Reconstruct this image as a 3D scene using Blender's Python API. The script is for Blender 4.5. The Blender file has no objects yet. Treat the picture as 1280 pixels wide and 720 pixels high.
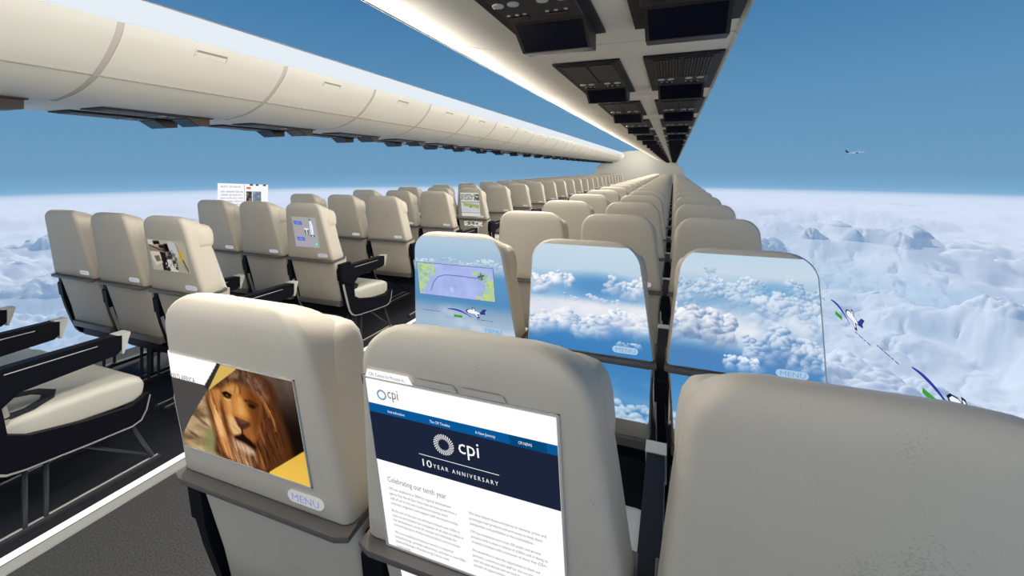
import bpy, math, random
import numpy as np
random.seed(7)
PI = math.pi
S = bpy.context.scene
COL = S.collection

# ------------------------------------------------------------------ helpers
def lin(c):
    c = np.asarray(c, float) / 255.0
    return np.where(c <= .04045, c / 12.92, ((c + .055) / 1.055) ** 2.4)

class MB:
    """collects geometry, builds ONE mesh"""
    def __init__(s): s.v = []; s.f = []; s.m = []; s.mi = 0
    def add(s, vs, fs):
        b = len(s.v); s.v += [tuple(p) for p in vs]
        for f in fs: s.f.append(tuple(b + i for i in f)); s.m.append(s.mi)
        return s
    def box(s, x0, x1, y0, y1, z0, z1):
        v = [(x, y, z) for z in (z0, z1) for y in (y0, y1) for x in (x0, x1)]
        return s.add(v, [(0, 2, 3, 1), (4, 5, 7, 6), (0, 1, 5, 4), (2, 6, 7, 3), (0, 4, 6, 2), (1, 3, 7, 5)])
    def bbox(s, x0, x1, y0, y1, z0, z1, b=.004):
        """box with chamfered edges (lofted in z)"""
        secs = []
        for z, k in ((z0, b), (z0 + b, 0), (z1 - b, 0), (z1, b)):
            secs.append([(x, y, z) for x, y in rrect(x0 + k, x1 - k, y0 + k, y1 - k, b * 1.2, b * 1.2, 2)])
        return s.loft(secs)
    def loft(s, secs, cap=True, closed=True):
        n = len(secs[0]); vs = [p for q in secs for p in q]; fs = []
        for i in range(len(secs) - 1):
            for j in range(n if closed else n - 1):
                a = i * n + j; b = i * n + (j + 1) % n
                fs.append((a, b, b + n, a + n))
        if cap:
            fs.append(tuple(reversed(range(n)))); fs.append(tuple(range((len(secs) - 1) * n, len(secs) * n)))
        return s.add(vs, fs)
    def tube(s, pts, r, n=8, cap=True):
        pts = [np.array(p, float) for p in pts]; secs = []
        for i, p in enumerate(pts):
            d = pts[min(i + 1, len(pts) - 1)] - pts[max(i - 1, 0)]; d /= np.linalg.norm(d) + 1e-9
            a = np.array([0, 0, 1.]) if abs(d[2]) < .9 else np.array([1., 0, 0])
            u = np.cross(d, a); u /= np.linalg.norm(u); w = np.cross(u, d)
            rr = r[i] if hasattr(r, '__len__') else r
            secs.append([tuple(p + rr * (math.cos(t) * u + math.sin(t) * w)) for t in (2 * PI * k / n for k in range(n))])
        return s.loft(secs, cap)
    def prism_x(s, poly, x0, x1):
        """polygon in (y,z) extruded along x"""
        n = len(poly)
        return s.add([(x0, y, z) for y, z in poly] + [(x1, y, z) for y, z in poly],
              [tuple(range(n)), tuple(reversed(range(n, 2 * n)))] + [(i, n + i, n + (i + 1) % n, (i + 1) % n) for i in range(n)])
    def disc(s, c, r, n=16, h=.004):
        x, y, z = c
        s.loft([[(x + q * math.cos(t), y + q * math.sin(t), z + dz) for t in (2 * PI * k / n for k in range(n))]
                for q, dz in ((r, 0), (r, -h), (r * .8, -h * 1.3), (r * .7, -h))])
        return s
    def mesh(s, name, mats, smooth=True, angle=40):
        me = bpy.data.meshes.new(name)
        me.from_pydata(s.v, [], s.f)
        for m in (mats if isinstance(mats, (list, tuple)) else [mats]): me.materials.append(m)
        if isinstance(mats, (list, tuple)) and len(mats) > 1: me.polygons.foreach_set('material_index', s.m)
        me.validate()
        fix_normals(me)
        if smooth:
            me.shade_smooth()
            me.set_sharp_from_angle(angle=math.radians(angle))
        return me

import bmesh
def fix_normals(me):
    bm = bmesh.new(); bm.from_mesh(me)
    bmesh.ops.recalc_face_normals(bm, faces=bm.faces)
    bm.to_mesh(me); bm.free()

def rrect(x0, x1, y0, y1, r0, r1, n=4):
    """rounded rectangle; r0 radius at the y0 side, r1 at the y1 side"""
    out = []
    for cx, cy, r, a in ((x1 - r0, y0 + r0, r0, -PI / 2), (x1 - r1, y1 - r1, r1, 0), (x0 + r1, y1 - r1, r1, PI / 2), (x0 + r0, y0 + r0, r0, PI)):
        for k in range(n + 1):
            t = a + PI / 2 * k / n
            out.append((cx + r * math.cos(t), cy + r * math.sin(t)))
    return out

def link(name, data, parent=None, loc=None):
    o = bpy.data.objects.new(name, data); COL.objects.link(o)
    if parent is not None: o.parent = parent
    if loc is not None: o.location = loc
    return o
def tag(o, label=None, cat=None, group=None, kind=None):
    if label: o['label'] = label
    if cat: o['category'] = cat
    if group: o['group'] = group
    if kind: o['kind'] = kind
    return o
def copy_tree(o, parent=None, skip=()):
    c = o.copy(); COL.objects.link(c)
    if parent is not None: c.parent = parent
    for ch in list(KIDS.get(o.name, [])):
        base = ch.name.split('.')[0]
        if base in skip: continue
        d = copy_tree(ch, c, skip)
        KIDS.setdefault(c.name, []).append(d)
    return c
KIDS = {}
def part(name, mesh, parent):
    o = link(name, mesh, parent); KIDS.setdefault(parent.name, []).append(o); return o

# ------------------------------------------------------------------ materials
def mat(name, col, rough=.5, metal=0, noise=None, bump=0, bscale=200, emit=0, spec=.5, coat=0):
    m = bpy.data.materials.new(name); m.use_nodes = True
    nt = m.node_tree; b = nt.nodes['Principled BSDF']
    b.inputs['Base Color'].default_value = (*col, 1)
    b.inputs['Roughness'].default_value = rough; b.inputs['Metallic'].default_value = metal
    b.inputs['Specular IOR Level'].default_value = spec
    b.inputs['Coat Weight'].default_value = coat
    tc = nt.nodes.new('ShaderNodeTexCoord')
    if noise:
        sc, amt = noise
        n = nt.nodes.new('ShaderNodeTexNoise'); n.inputs['Scale'].default_value = sc; n.inputs['Detail'].default_value = 6
        nt.links.new(tc.outputs['Object'], n.inputs['Vector'])
        r = nt.nodes.new('ShaderNodeValToRGB')
        r.color_ramp.elements[0].position = .3; r.color_ramp.elements[1].position = .7
        r.color_ramp.elements[0].color = (*[c * (1 - amt) for c in col], 1)
        r.color_ramp.elements[1].color = (*[min(1, c * (1 + amt * .6)) for c in col], 1)
        nt.links.new(n.outputs['Fac'], r.inputs['Fac']); nt.links.new(r.outputs['Color'], b.inputs['Base Color'])
    if bump:
        n2 = nt.nodes.new('ShaderNodeTexNoise'); n2.inputs['Scale'].default_value = bscale; n2.inputs['Detail'].default_value = 3
        nt.links.new(tc.outputs['Object'], n2.inputs['Vector'])
        bp = nt.nodes.new('ShaderNodeBump'); bp.inputs['Strength'].default_value = bump; bp.inputs['Distance'].default_value = .002
        nt.links.new(n2.outputs['Fac'], bp.inputs['Height']); nt.links.new(bp.outputs['Normal'], b.inputs['Normal'])
    if emit:
        b.inputs['Emission Color'].default_value = (*col, 1); b.inputs['Emission Strength'].default_value = emit
    return m

def emis(name, col, st=1.0):
    m = bpy.data.materials.new(name); m.use_nodes = True; nt = m.node_tree; nt.nodes.clear()
    e = nt.nodes.new('ShaderNodeEmission'); e.inputs[0].default_value = (*col, 1); e.inputs[1].default_value = st
    o = nt.nodes.new('ShaderNodeOutputMaterial'); nt.links.new(e.outputs[0], o.inputs[0]); return m

def speckled_cream():
    m = mat('seat_cream', (.515, .46, .372), .5, noise=(3, .05), spec=.3, bump=.25, bscale=350)
    nt = m.node_tree; b = nt.nodes['Principled BSDF']
    # sparse grime speckle with its own shape
    tc = nt.nodes.new('ShaderNodeTexCoord')
    n = nt.nodes.new('ShaderNodeTexNoise'); n.inputs['Scale'].default_value = 330; n.inputs['Detail'].default_value = 4
    k = nt.nodes.new('ShaderNodeTexNoise'); k.inputs['Scale'].default_value = 9
    nt.links.new(tc.outputs['Object'], n.inputs['Vector']); nt.links.new(tc.outputs['Object'], k.inputs['Vector'])
    mu = nt.nodes.new('ShaderNodeMath'); mu.operation = 'MULTIPLY'
    nt.links.new(n.outputs['Fac'], mu.inputs[0]); nt.links.new(k.outputs['Fac'], mu.inputs[1])
    r = nt.nodes.new('ShaderNodeValToRGB'); r.color_ramp.elements[0].position = .36; r.color_ramp.elements[1].position = .40
    r.color_ramp.elements[0].color = (0, 0, 0, 1); r.color_ramp.elements[1].color = (.4, .4, .4, 1)
    nt.links.new(mu.outputs[0], r.inputs['Fac'])
    mix = nt.nodes.new('ShaderNodeMix'); mix.data_type = 'RGBA'
    src = b.inputs['Base Color'].links[0].from_socket
    nt.links.new(r.outputs['Color'], mix.inputs['Factor']); nt.links.new(src, mix.inputs['A'])
    mix.inputs['B'].default_value = (.30, .26, .20, 1)
    nt.links.new(mix.outputs['Result'], b.inputs['Base Color'])
    return m

M = {}
M['cream'] = speckled_cream()
M['leather'] = mat('seat_leather', (.52, .50, .43), .42, bump=.3, bscale=120, noise=(5, .05))
M['black'] = mat('black_plastic', (.004, .004, .008), .5, spec=.15)
M['ledge'] = mat('ledge_plastic', (.105, .095, .085), .4, bump=.3, bscale=500)
M['grey'] = mat('grey_trim', (.33, .325, .31), .4)
M['cap'] = mat('pale_cap', (.47, .46, .42), .45)
M['rail'] = mat('brushed_rail', (.30, .30, .31), .3, metal=.6)
M['tube'] = mat('dark_tube', (.06, .06, .07), .35, metal=.5)
M['belt'] = mat('belt_webbing', (.015, .015, .018), .8)
M['buckle'] = mat('belt_buckle', (.12, .12, .12), .35, metal=.7)
M['button'] = emis('menu_button_face', tuple(lin([188, 187, 186])), 1)
M['button_sky'] = emis('menu_button_pale_blue', tuple(lin([168, 200, 228])), 1)
M['menu_sky'] = emis('menu_ink_blue', tuple(lin([120, 165, 208])), 1)
M['bin'] = mat('bin_cream', (.60, .57, .50), .5, noise=(1.5, .03))
M['latch_dark'] = mat('latch_slot_dark', (.25, .22, .18), .6)  # even dark brown for the latch slot and door seam
M['bin_joint'] = mat('bin_joint_grey', (.42, .39, .34), .6)
M['panel'] = mat('service_panel_cream', (.66, .58, .46), .5, noise=(2, .04))
M['psu'] = mat('service_unit_brown', (.030, .022, .020), .5, spec=.2)
M['psu2'] = mat('service_unit_dark', (.014, .010, .010), .55, spec=.2)
M['lens'] = mat('reading_lamp_lens', (.42, .40, .35), .3)
M['glass'] = mat('monitor_glass', (.002, .002, .008), .25, spec=.2)
M['floor'] = mat('dark_floor', (.012, .012, .017), .7, noise=(60, .3))
M['carpet'] = mat('aisle_carpet_grey', (.062, .062, .060), .95, noise=(160, .55), bump=.9, bscale=400)
M['bezel'] = mat('strip_bezel', (.36, .36, .33), .4)
M['bulk'] = mat('bulkhead_grey', (.50, .45, .38), .55)
M['strip'] = emis('floor_strip_light', (1, .98, .9), 1.25)
M['cove'] = emis('cove_glow', (.86, .93, 1.0), .92)  # even glow standing in for cove light falling on the left bin tops
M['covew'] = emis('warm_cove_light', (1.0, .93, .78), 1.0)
M['white'] = emis('screen_white', (1, 1, 1), 1.0)
M['ink'] = emis('screen_ink', tuple(lin([95, 95, 100])), 1)
M['ink2'] = emis('screen_heading', tuple(lin([105, 110, 125])), 1)
M['bluebar'] = emis('screen_blue', tuple(lin([8, 88, 152])), 1)
M['bluetab'] = emis('screen_blue_tab', tuple(lin([4, 72, 122])), 1)
M['navy'] = emis('screen_navy', tuple(lin([28, 37, 58])), 1)
M['menu_ink'] = emis('menu_ink', tuple(lin([125, 140, 205])), 1)
M['ring'] = emis('logo_ring_blue', tuple(lin([90, 140, 185])), 1)
M['tabghost'] = mat('ghost_tab', (.50, .45, .37), .5)

def paint_mat():
    m = bpy.data.materials.new('display_picture'); m.use_nodes = True; nt = m.node_tree; nt.nodes.clear()
    a = nt.nodes.new('ShaderNodeAttribute'); a.attribute_name = 'col'
    e = nt.nodes.new('ShaderNodeEmission'); nt.links.new(a.outputs['Color'], e.inputs[0])
    o = nt.nodes.new('ShaderNodeOutputMaterial'); nt.links.new(e.outputs[0], o.inputs[0]); return m
M['pic'] = paint_mat()

# ------------------------------------------------------------------ numpy noise + canvas
def _hash(ix, iy, seed):
    h = (ix.astype(np.int64) * 374761393 + iy.astype(np.int64) * 668265263 + seed * 1442695041) & 0xffffffff
    h = ((h ^ (h >> 13)) * 1274126177) & 0xffffffff
    h = h ^ (h >> 16)
    return (h & 0xffffff) / float(0xffffff)
def vnoise(x, y, seed=0):
    ix = np.floor(x); iy = np.floor(y); fx = x - ix; fy = y - iy
    fx = fx * fx * fx * (fx * (fx * 6 - 15) + 10); fy = fy * fy * fy * (fy * (fy * 6 - 15) + 10)
    a = _hash(ix, iy, seed); b = _hash(ix + 1, iy, seed); c = _hash(ix, iy + 1, seed); d = _hash(ix + 1, iy + 1, seed)
    return (a + (b - a) * fx) + ((c + (d - c) * fx) - (a + (b - a) * fx)) * fy
def fbm(x, y, o=5, seed=0, g=.5):
    s = 0; a = 1; t = 0
    for i in range(o):
        c, n = math.cos(i * 1.1), math.sin(i * 1.1)
        s = s + a * vnoise((x * c - y * n) * 2 ** i + i * 17.3, (x * n + y * c) * 2 ** i - i * 9.1, seed + i); t += a; a *= g
    return s / t
def billow(x, y, o=5, seed=0, g=.5):
    s = 0; a = 1; t = 0
    for i in range(o):
        c, n = math.cos(i * 1.1), math.sin(i * 1.1)
        s = s + a * (1 - np.abs(2 * vnoise((x * c - y * n) * 2 ** i + i * 17.3, (x * n + y * c) * 2 ** i - i * 9.1, seed + i) - 1) ** .8); t += a; a *= g
    return s / t
def sstep(a, b, x):
    t = np.clip((x - a) / (b - a), 0, 1); return t * t * (3 - 2 * t)

class Canvas:
    def __init__(s, w, h, asp=1.0, bg=(0, 0, 0)):
        s.w, s.h = w, h
        s.U, s.V = np.meshgrid(np.linspace(0, 1, w), np.linspace(0, 1, h))
        s.X, s.Y = s.U * asp, s.V
        s.c = np.zeros((h, w, 3)) + np.array(bg, float)
    def put(s, mask, col):
        mask = np.clip(mask, 0, 1)[..., None]; s.c = s.c * (1 - mask) + np.asarray(col, float) * mask
    def poly(s, pts, col, soft=0, a=1.0):
        X, Y = s.X, s.Y; inside = np.zeros(X.shape, bool); d = np.full(X.shape, 1e9)
        n = len(pts)
        for i in range(n):
            x1, y1 = pts[i]; x2, y2 = pts[(i + 1) % n]
            if y1 != y2:
                inside ^= ((y1 > Y) != (y2 > Y)) & (X < (x2 - x1) * (Y - y1) / (y2 - y1) + x1)
            if soft:
                L = (x2 - x1) ** 2 + (y2 - y1) ** 2 + 1e-12
                t = np.clip(((X - x1) * (x2 - x1) + (Y - y1) * (y2 - y1)) / L, 0, 1)
                d = np.minimum(d, np.hypot(X - x1 - t * (x2 - x1), Y - y1 - t * (y2 - y1)))
        if soft: m = sstep(-soft, soft, np.where(inside, d, -d))
        else: m = inside.astype(float)
        s.put(m * a, col); return m
    def ell(s, cx, cy, rx, ry, col, soft=.3, a=1.0, rot=0):
        c, n = math.cos(rot), math.sin(rot); dx, dy = s.X - cx, s.Y - cy
        q = np.sqrt(((dx * c + dy * n) / rx) ** 2 + ((-dx * n + dy * c) / ry) ** 2)
        m = 1 - sstep(1 - soft, 1 + soft, q); s.put(m * a, col); return m
    def line(s, pts, r, col, a=1.0):
        for (x1, y1), (x2, y2) in zip(pts[:-1], pts[1:]):
            L = (x2 - x1) ** 2 + (y2 - y1) ** 2 + 1e-12
            t = np.clip(((s.X - x1) * (x2 - x1) + (s.Y - y1) * (y2 - y1)) / L, 0, 1)
            d = np.hypot(s.X - x1 - t * (x2 - x1), s.Y - y1 - t * (y2 - y1))
            s.put((1 - sstep(r * .7, r * 1.3, d)) * a, col)
    def mesh(s, name, fn, keep=None):
        """fn(u,v)->(x,y,z) arrays; v=0 at the top"""
        x, y, z = fn(s.U, s.V)
        co = np.stack([x, y, z], -1).reshape(-1, 3)
        idx = np.arange(s.w * s.h).reshape(s.h, s.w)
        q = np.stack([idx[:-1, :-1], idx[1:, :-1], idx[1:, 1:], idx[:-1, 1:]], -1).reshape(-1, 4)
        me = bpy.data.meshes.new(name)
        me.vertices.add(len(co)); me.vertices.foreach_set('co', co.ravel())
        me.loops.add(q.size); me.loops.foreach_set('vertex_index', q.ravel().astype(np.int32))
        me.polygons.add(len(q)); me.polygons.foreach_set('loop_start', np.arange(0, q.size, 4, dtype=np.int32))
        me.update(calc_edges=True)
        at = me.attributes.new('col', 'FLOAT_COLOR', 'POINT')
        c = np.concatenate([lin(np.clip(s.c, 0, 255)), np.ones((s.h, s.w, 1))], -1)
        at.data.foreach_set('color', c.astype(np.float32).ravel())
        me.materials.append(M['pic'])
        return me

# ------------------------------------------------------------------ text
_tc = {}
def text_mesh_data(txt, size, align='LEFT', spacing=1.0):
    k = (txt, size, align, spacing)
    if k in _tc: return _tc[k]
    cu = bpy.data.curves.new('t', 'FONT'); cu.body = txt; cu.size = size; cu.align_x = align; cu.resolution_u = 2; cu.space_character = spacing
    o = bpy.data.objects.new('t', cu); COL.objects.link(o)
    dg = bpy.context.evaluated_depsgraph_get()
    me = bpy.data.meshes.new_from_object(o.evaluated_get(dg))
    r = ([tuple(v.co) for v in me.vertices], [tuple(p.vertices) for p in me.polygons])
    bpy.data.objects.remove(o); bpy.data.curves.remove(cu); bpy.data.meshes.remove(me)
    _tc[k] = r; return r
def put_text(mb, txt, x, z, size, yf, width=None, spacing=1.0, align='LEFT', slant=0.0, yoff=0):
    """write text on the (x,z) plane facing -y; yf(x,z)->y. width: fit to this width"""
    vs, fs = text_mesh_data(txt, size, align, spacing)
    if not vs: return
    sx = 1
    if width:
        w = max(v[0] for v in vs) - min(v[0] for v in vs); sx = width / w
    out = []
    for v in vs:
        px, pz = x + v[0] * sx, z + v[1]; out.append((px, yf(px, pz) - yoff, pz))
    mb.add(out, fs)

# ------------------------------------------------------------------ seat shape functions
TOP = 1.150; SB = .730                # top of the shell, bottom of the shell
SHAPE = {'R': (.186, .235), 'L': (.163, .222)}
HALF = {'R': .2521, 'L': .2435}
RT = .055
def shell_dims(z, blk):
    wt, wb = SHAPE[blk]; t = (TOP - z) / (TOP - SB); t = min(max(t, 0), 1)
    w = wt + (wb - wt) * t ** (.9 if blk == 'R' else 1.05)
    yr = .0805 * t
    yf = .128 + .072 * t
    ins = 0
    if z > TOP - RT:
        q = (z - (TOP - RT)) / RT; ins = RT * (1 - math.sqrt(max(0, 1 - q * q)))
        yr += ins * .42; yf -= ins * .25
    rx = .075 if blk == 'R' else .055
    if z > TOP - rx:
        q = (z - (TOP - rx)) / rx; w -= rx * (1 - math.sqrt(max(0, 1 - q * q)))
    return w, yr, yf
RC = .020
def rear_y(x, z, blk):
    """y of the rear surface of the shell / the lower back"""
    if z >= SB - .001: w, yr, _ = shell_dims(z, blk); rc = RC
    else: w, yr, _ = low_dims(z, blk); rc = .018
    ax = abs(x)
    if ax > w - rc:
        e = min(ax - (w - rc), rc); return yr + rc - math.sqrt(max(0, rc * rc - e * e))
    return yr
def low_dims(z, blk):
    wb = SHAPE[blk][1]; t = min(max((.72 - z) / (.72 - .43), 0), 1)
    return wb - .006 - .014 * t, .100 + .072 * t, .235 + .02 * t

def arch(y, z):
    """the top falls away towards the front"""
    k = min(max((z - (TOP - .20)) / .20, 0), 1)
    return z - .044 * k * k * (max(0, y - .028) / .10) ** 1.7
def shell_mesh(blk):
    mb = MB(); secs = []
    zs = [SB, SB + .008] + list(np.linspace(SB + .05, TOP - .075, 8)) + [TOP - .065] + [TOP - RT + RT * math.sin(a) for a in np.linspace(0, PI / 2, 9)[1:]]
    for i, z in enumerate(zs):
        w, yr, yf = shell_dims(z, blk)
        if i == 0: w -= .004; yr += .004; yf -= .004
        rr = rrect(-w, w, yr, yf, min(RC, (yf - yr) * .45), min(.022, (yf - yr) * .4), 5)
        secs.append([(x, y, arch(y, z)) for x, y in rr])
    w, yr, yf = shell_dims(TOP, blk); w *= .8
    secs.append([(x, y, arch(y, TOP) + .002) for x, y in rrect(-w, w, yr + .010, yf - .012, .010, .012, 5)])
    return mb.loft(secs).mesh('headrest_shell', M['cream'], angle=60)

def build_seat_proto(blk):
    """everything one seat has; returns the root empty.  aisle side: L block +x, R block -x"""
    sd = 1 if blk == 'L' else -1
    wb = SHAPE[blk][1]; half = HALF[blk]
    root = link('airline_seat', None)
    part('headrest_shell', shell_mesh(blk), root)
    # front pillow with small wings
    mb = MB(); secs = []
    for z, k in ((.978, .016), (.986, .004), (1.005, 0), (1.045, -.001), (1.070, .003), (1.088, .012), (1.100, .030)):
        w = shell_dims(z, blk)[0] + .003 - k * .6
        secs.append([(x, y, z) for x, y in rrect(-w, w, .070, .172 - k, .02, .030, 5)])
    part('headrest_pillow', mb.loft(secs).mesh('headrest_pillow', M['cream'], angle=60), root)
    # front backrest cushion
    mb = MB(); secs = []
    for z, k in ((.40, .012), (.415, 0), (.60, -.006), (.80, 0), (.955, .006), (.965, .02)):
        w = wb - .012 - k - .04 * (z - .44) / .5; lean = .13 * (.965 - z) / .565
        secs.append([(x, y, z) for x, y in rrect(-w, w, .135 + lean, .188 + lean - k, .02, .028, 4)])
    part('backrest_cushion', mb.loft(secs).mesh('backrest_cushion', M['leather'], angle=60), root)
    # menu button plate
    mb = MB(); bx, bz = .135, .766; secs = []
    out = rrect(bx - .044, bx + .044, bz - .0125, bz + .0125, .0122, .0122, 5)
    secs = [[(x, rear_y(.10, z, blk) - d, z) for x, z in out] for d in (-.004, .0035)]
    o = part('menu_button', mb.loft(secs).mesh('menu_button', M['button'], angle=50), root)
    # lower back
    mb = MB(); secs = []
    for z in (.40, .41, .50, .60, .70, .735):
        w, yr, yf = low_dims(z, blk)
        if z < .405: w -= .008; yr += .008
        secs.append([(x, y, z) for x, y in rrect(-w, w, yr, yf, .018, .018, 4)])
    part('lower_back', mb.loft(secs).mesh('lower_back', M['cream'], angle=60), root)
    mb = MB(); w = low_dims(.42, blk)[0]
    mb.bbox(-w - .004, w + .004, .165, .262, .365, .406, .006)
    part('lower_frame', mb.mesh('lower_frame', M['ledge']), root)
    # ledge: bar across the back that wraps forward round both sides
    mb = MB(); secs = []
    w = wb + .001
    path = [(-w, .205, .741), (-w, .14, .734), (-w, .095, .729), (-w + .006, .080, .727), (-w + .022, .074, .727), (w - .022, .074, .727), (w - .006, .080, .727), (w, .095, .729), (w, .14, .734), (w, .205, .741)]
    P = [np.array(p) for p in path]
    for i, p in enumerate(P):
        d = P[min(i + 1, len(P) - 1)] - P[max(i - 1, 0)]; d[2] = 0; d /= np.linalg.norm(d); nrm = np.array([d[1], -d[0], 0])  # outward
        rearness = 1.0 if 2 < i < 7 else .12
        o_ = nrm * .015 * rearness; n_ = -nrm * .020
        secs.append([tuple(p + n_ + (0, 0, -.012)), tuple(p + o_ * .85 + (0, 0, -.012)), tuple(p + o_ + (0, 0, -.006)), tuple(p + o_ + (0, 0, .001)), tuple(p + o_ * .3 + (0, 0, .004)), tuple(p + n_ + (0, 0, .004))])
    part('tray_ledge', mb.loft(secs).mesh('tray_ledge', M['ledge'], angle=30), root)
    # seat cushion
    mb = MB(); secs = []
    prof = [(.215, .38, .440), (.235, .36, .452), (.33, .355, .460), (.47, .345, .456), (.62, .330, .448), (.69, .328, .440), (.722, .345, .426), (.738, .37, .400)]
    for y, z0, z1 in prof:
        k = .018 if y in (.215, .738) else 0
        W = wb - .006 - k
        secs.append([(x, y, z) for x, z in rrect(-W, W, z0, z1, min(.012, (z1 - z0) * .3), min(.034, (z1 - z0) * .45), 5)])
    part('seat_cushion', mb.loft(secs).mesh('seat_cushion', M['leather'], angle=60), root)
    mb = MB(); mb.bbox(-wb + .01, wb - .01, .22, .66, .285, .345, .01)
    part('seat_pan', mb.mesh('seat_pan', M['black']), root)
    # side frames
    SF = [(.118, .700), (.122, .60), (.145, .50), (.175, .40), (.200, .33), (.225, .295), (.265, .272), (.32, .262), (.50, .245), (.66, .234), (.700, .246), (.722, .285), (.736, .352), (.728, .362), (.66, .330), (.50, .352), (.33, .392), (.272, .425), (.262, .50), (.245, .60), (.225, .700)]
    def frame(x, outward):
        mb = MB(); mb.prism_x(SF, x - .014, x + .014)
        f = part('side_frame', mb.mesh('side_frame', M['black'], angle=35), root)
        xo = x + outward * .014
        mb = MB(); rim = [(xo, y, z) for y, z in [(.136, .545), (.144, .51), (.176, .405), (.201, .334), (.227, .299), (.267, .276), (.32, .266), (.50, .249), (.66, .238), (.697, .249), (.718, .287), (.732, .350)]]
        rad = [.016, .017, .017, .014, .011, .007, .005, .005, .005, .005, .005, .004]
        P = rim; secs = []
        for (a, y, z), r in zip(P, rad):
            i = P.index((a, y, z)); d = np.array(P[min(i + 1, len(P) - 1)][1:]) - np.array(P[max(i - 1, 0)][1:]); d = d / np.linalg.norm(d); n = np.array([-d[1], d[0]])
            e = outward * .004
            secs.append([(a - e, y, z), (a + e, y, z), (a + e, y + n[0] * r, z + n[1] * r), (a - e, y + n[0] * r, z + n[1] * r)])
        part('trim_strip', mb.loft(secs).mesh('trim_strip', M['grey'], angle=35), f)
    frame(sd * half, sd)
    # armrest between seats (and on the aisle)
    def arm(x, y1, z0, z1, nm='armrest'):
        mb = MB(); h = .086
        prof = [(.125, z0 - .10), (.115, z0 - .02), (.13, z0), (y1 - .02, z1), (y1, z1 - .006), (y1, z1 - h * .80), (y1 - .02, z1 - h), (.30, z0 - h - .02), (.24, z0 - h - .07)]
        mb.prism_x(prof, x - .022, x + .022)
        a = part(nm, mb.mesh(nm, M['black'], angle=35), root)
        mb = MB(); mb.prism_x([(y1 - .022, z1 + .0025), (y1 + .028, z1 + .0025), (y1 + .030, z1 - .004), (y1 + .006, z1 - h * 1.02), (y1 - .001, z1 - h * 1.02), (y1 - .001, z1 - .006), (y1 - .022, z1)], x - .026, x + .026)
        part('armrest_cap', mb.mesh('armrest_cap', M['cap'], angle=35), a)
        for s_ in (-1, 1):
            za = z0 - .022; zb = z1 - .022; sl = (zb - za) / (y1 - .09)
            ya, yb = y1 * .42, y1 * .86
            A = za + sl * (ya - .09); B = za + sl * (yb - .09)
            mb = MB(); xx = x + s_ * .022
            mb.add([(xx + s_ * .0012, ya, A - .0016), (xx + s_ * .0012, yb, B - .0016), (xx + s_ * .0012, yb, B + .0016), (xx + s_ * .0012, ya, A + .0016), (xx - s_ * .002, ya, A - .0016), (xx - s_ * .002, yb, B - .0016), (xx - s_ * .002, yb, B + .0016), (xx - s_ * .002, ya, A + .0016)],
                   [(0, 1, 2, 3), (7, 6, 5, 4), (0, 4, 5, 1), (3, 2, 6, 7), (0, 3, 7, 4), (1, 5, 6, 2)])
            part('trim_line', mb.mesh('trim_line', M['cap'], False), a)
    arm(sd * half, .618, .676, .674)
    # legs + foot rails
    for s_ in (-1, 1):
        x = s_ * (half - .035)
        for y in (.335, .395):
            part('leg', MB().tube([(x, y, .28), (x, y, .16), (x, y, .012)], .009).mesh('leg', M['tube']), root)
        part('front_leg', MB().tube([(x, .655, .26), (x, .69, .20), (x, .765, .03)], .011).mesh('front_leg', M['tube']), root)
        part('leg_brace', MB().tube([(x, .47, .26), (x, .755, .04)], .007).mesh('leg_brace', M['tube']), root)
        mb = MB(); mb.bbox(x - .014, x + .014, .14, .80, 0, .022, .003)
        r_ = part('floor_rail', mb.mesh('floor_rail', M['tube']), root)
        mb = MB(); mb.box(x - .004, x + .004, .15, .79, .021, .026); part('rail_strip', mb.mesh('rail_strip', M['cap'], False), r_)
    # belt lying on the cushion
    mb = MB()
    def ribbon(pts, wd=.022, t=.004):
        secs = []
        P = [np.array(p) for p in pts]
        for i, p in enumerate(P):
            d = P[min(i + 1, len(P) - 1)] - P[max(i - 1, 0)]; d[2] = 0; d /= np.linalg.norm(d); n = np.array([-d[1], d[0], 0])
            secs.append([tuple(p + n * wd + (0, 0, 0)), tuple(p - n * wd), tuple(p - n * wd + (0, 0, t)), tuple(p + n * wd + (0, 0, t))])
        mb.loft(secs)
    zt = .458
    ribbon([(sd * .20, .24, zt + .03), (sd * .19, .28, zt + .008), (sd * .175, .36, zt), (sd * .13, .43, zt), (sd * .07, .46, zt - .001), (sd * .01, .44, zt), (-sd * .03, .38, zt + .001)])
    ribbon([(-sd * .20, .24, zt + .03), (-sd * .17, .29, zt + .006), (-sd * .11, .33, zt + .002), (-sd * .05, .345, zt + .004)])
    b = part('seat_belt', mb.mesh('seat_belt', M['belt']), root)
    mb = MB(); mb.bbox(-.065, .01, .325, .375, zt + .002, zt + .020, .004); mb.bbox(-.055, -.02, .335, .365, zt + .019, zt + .024, .002)
    part('buckle', mb.mesh('buckle', M['buckle']), b)
    return root, frame, arm

# ------------------------------------------------------------------ text-bearing button faces
def button_text(root, blk, ox=0):
    mb = MB(); yf = lambda x, z: rear_y(.10, z, blk) - .0042
    put_text(mb, 'MENU', .101, .7585, .0235, yf, width=.068)
    return mb.mesh('button_text', M['menu_ink'], False)

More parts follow.
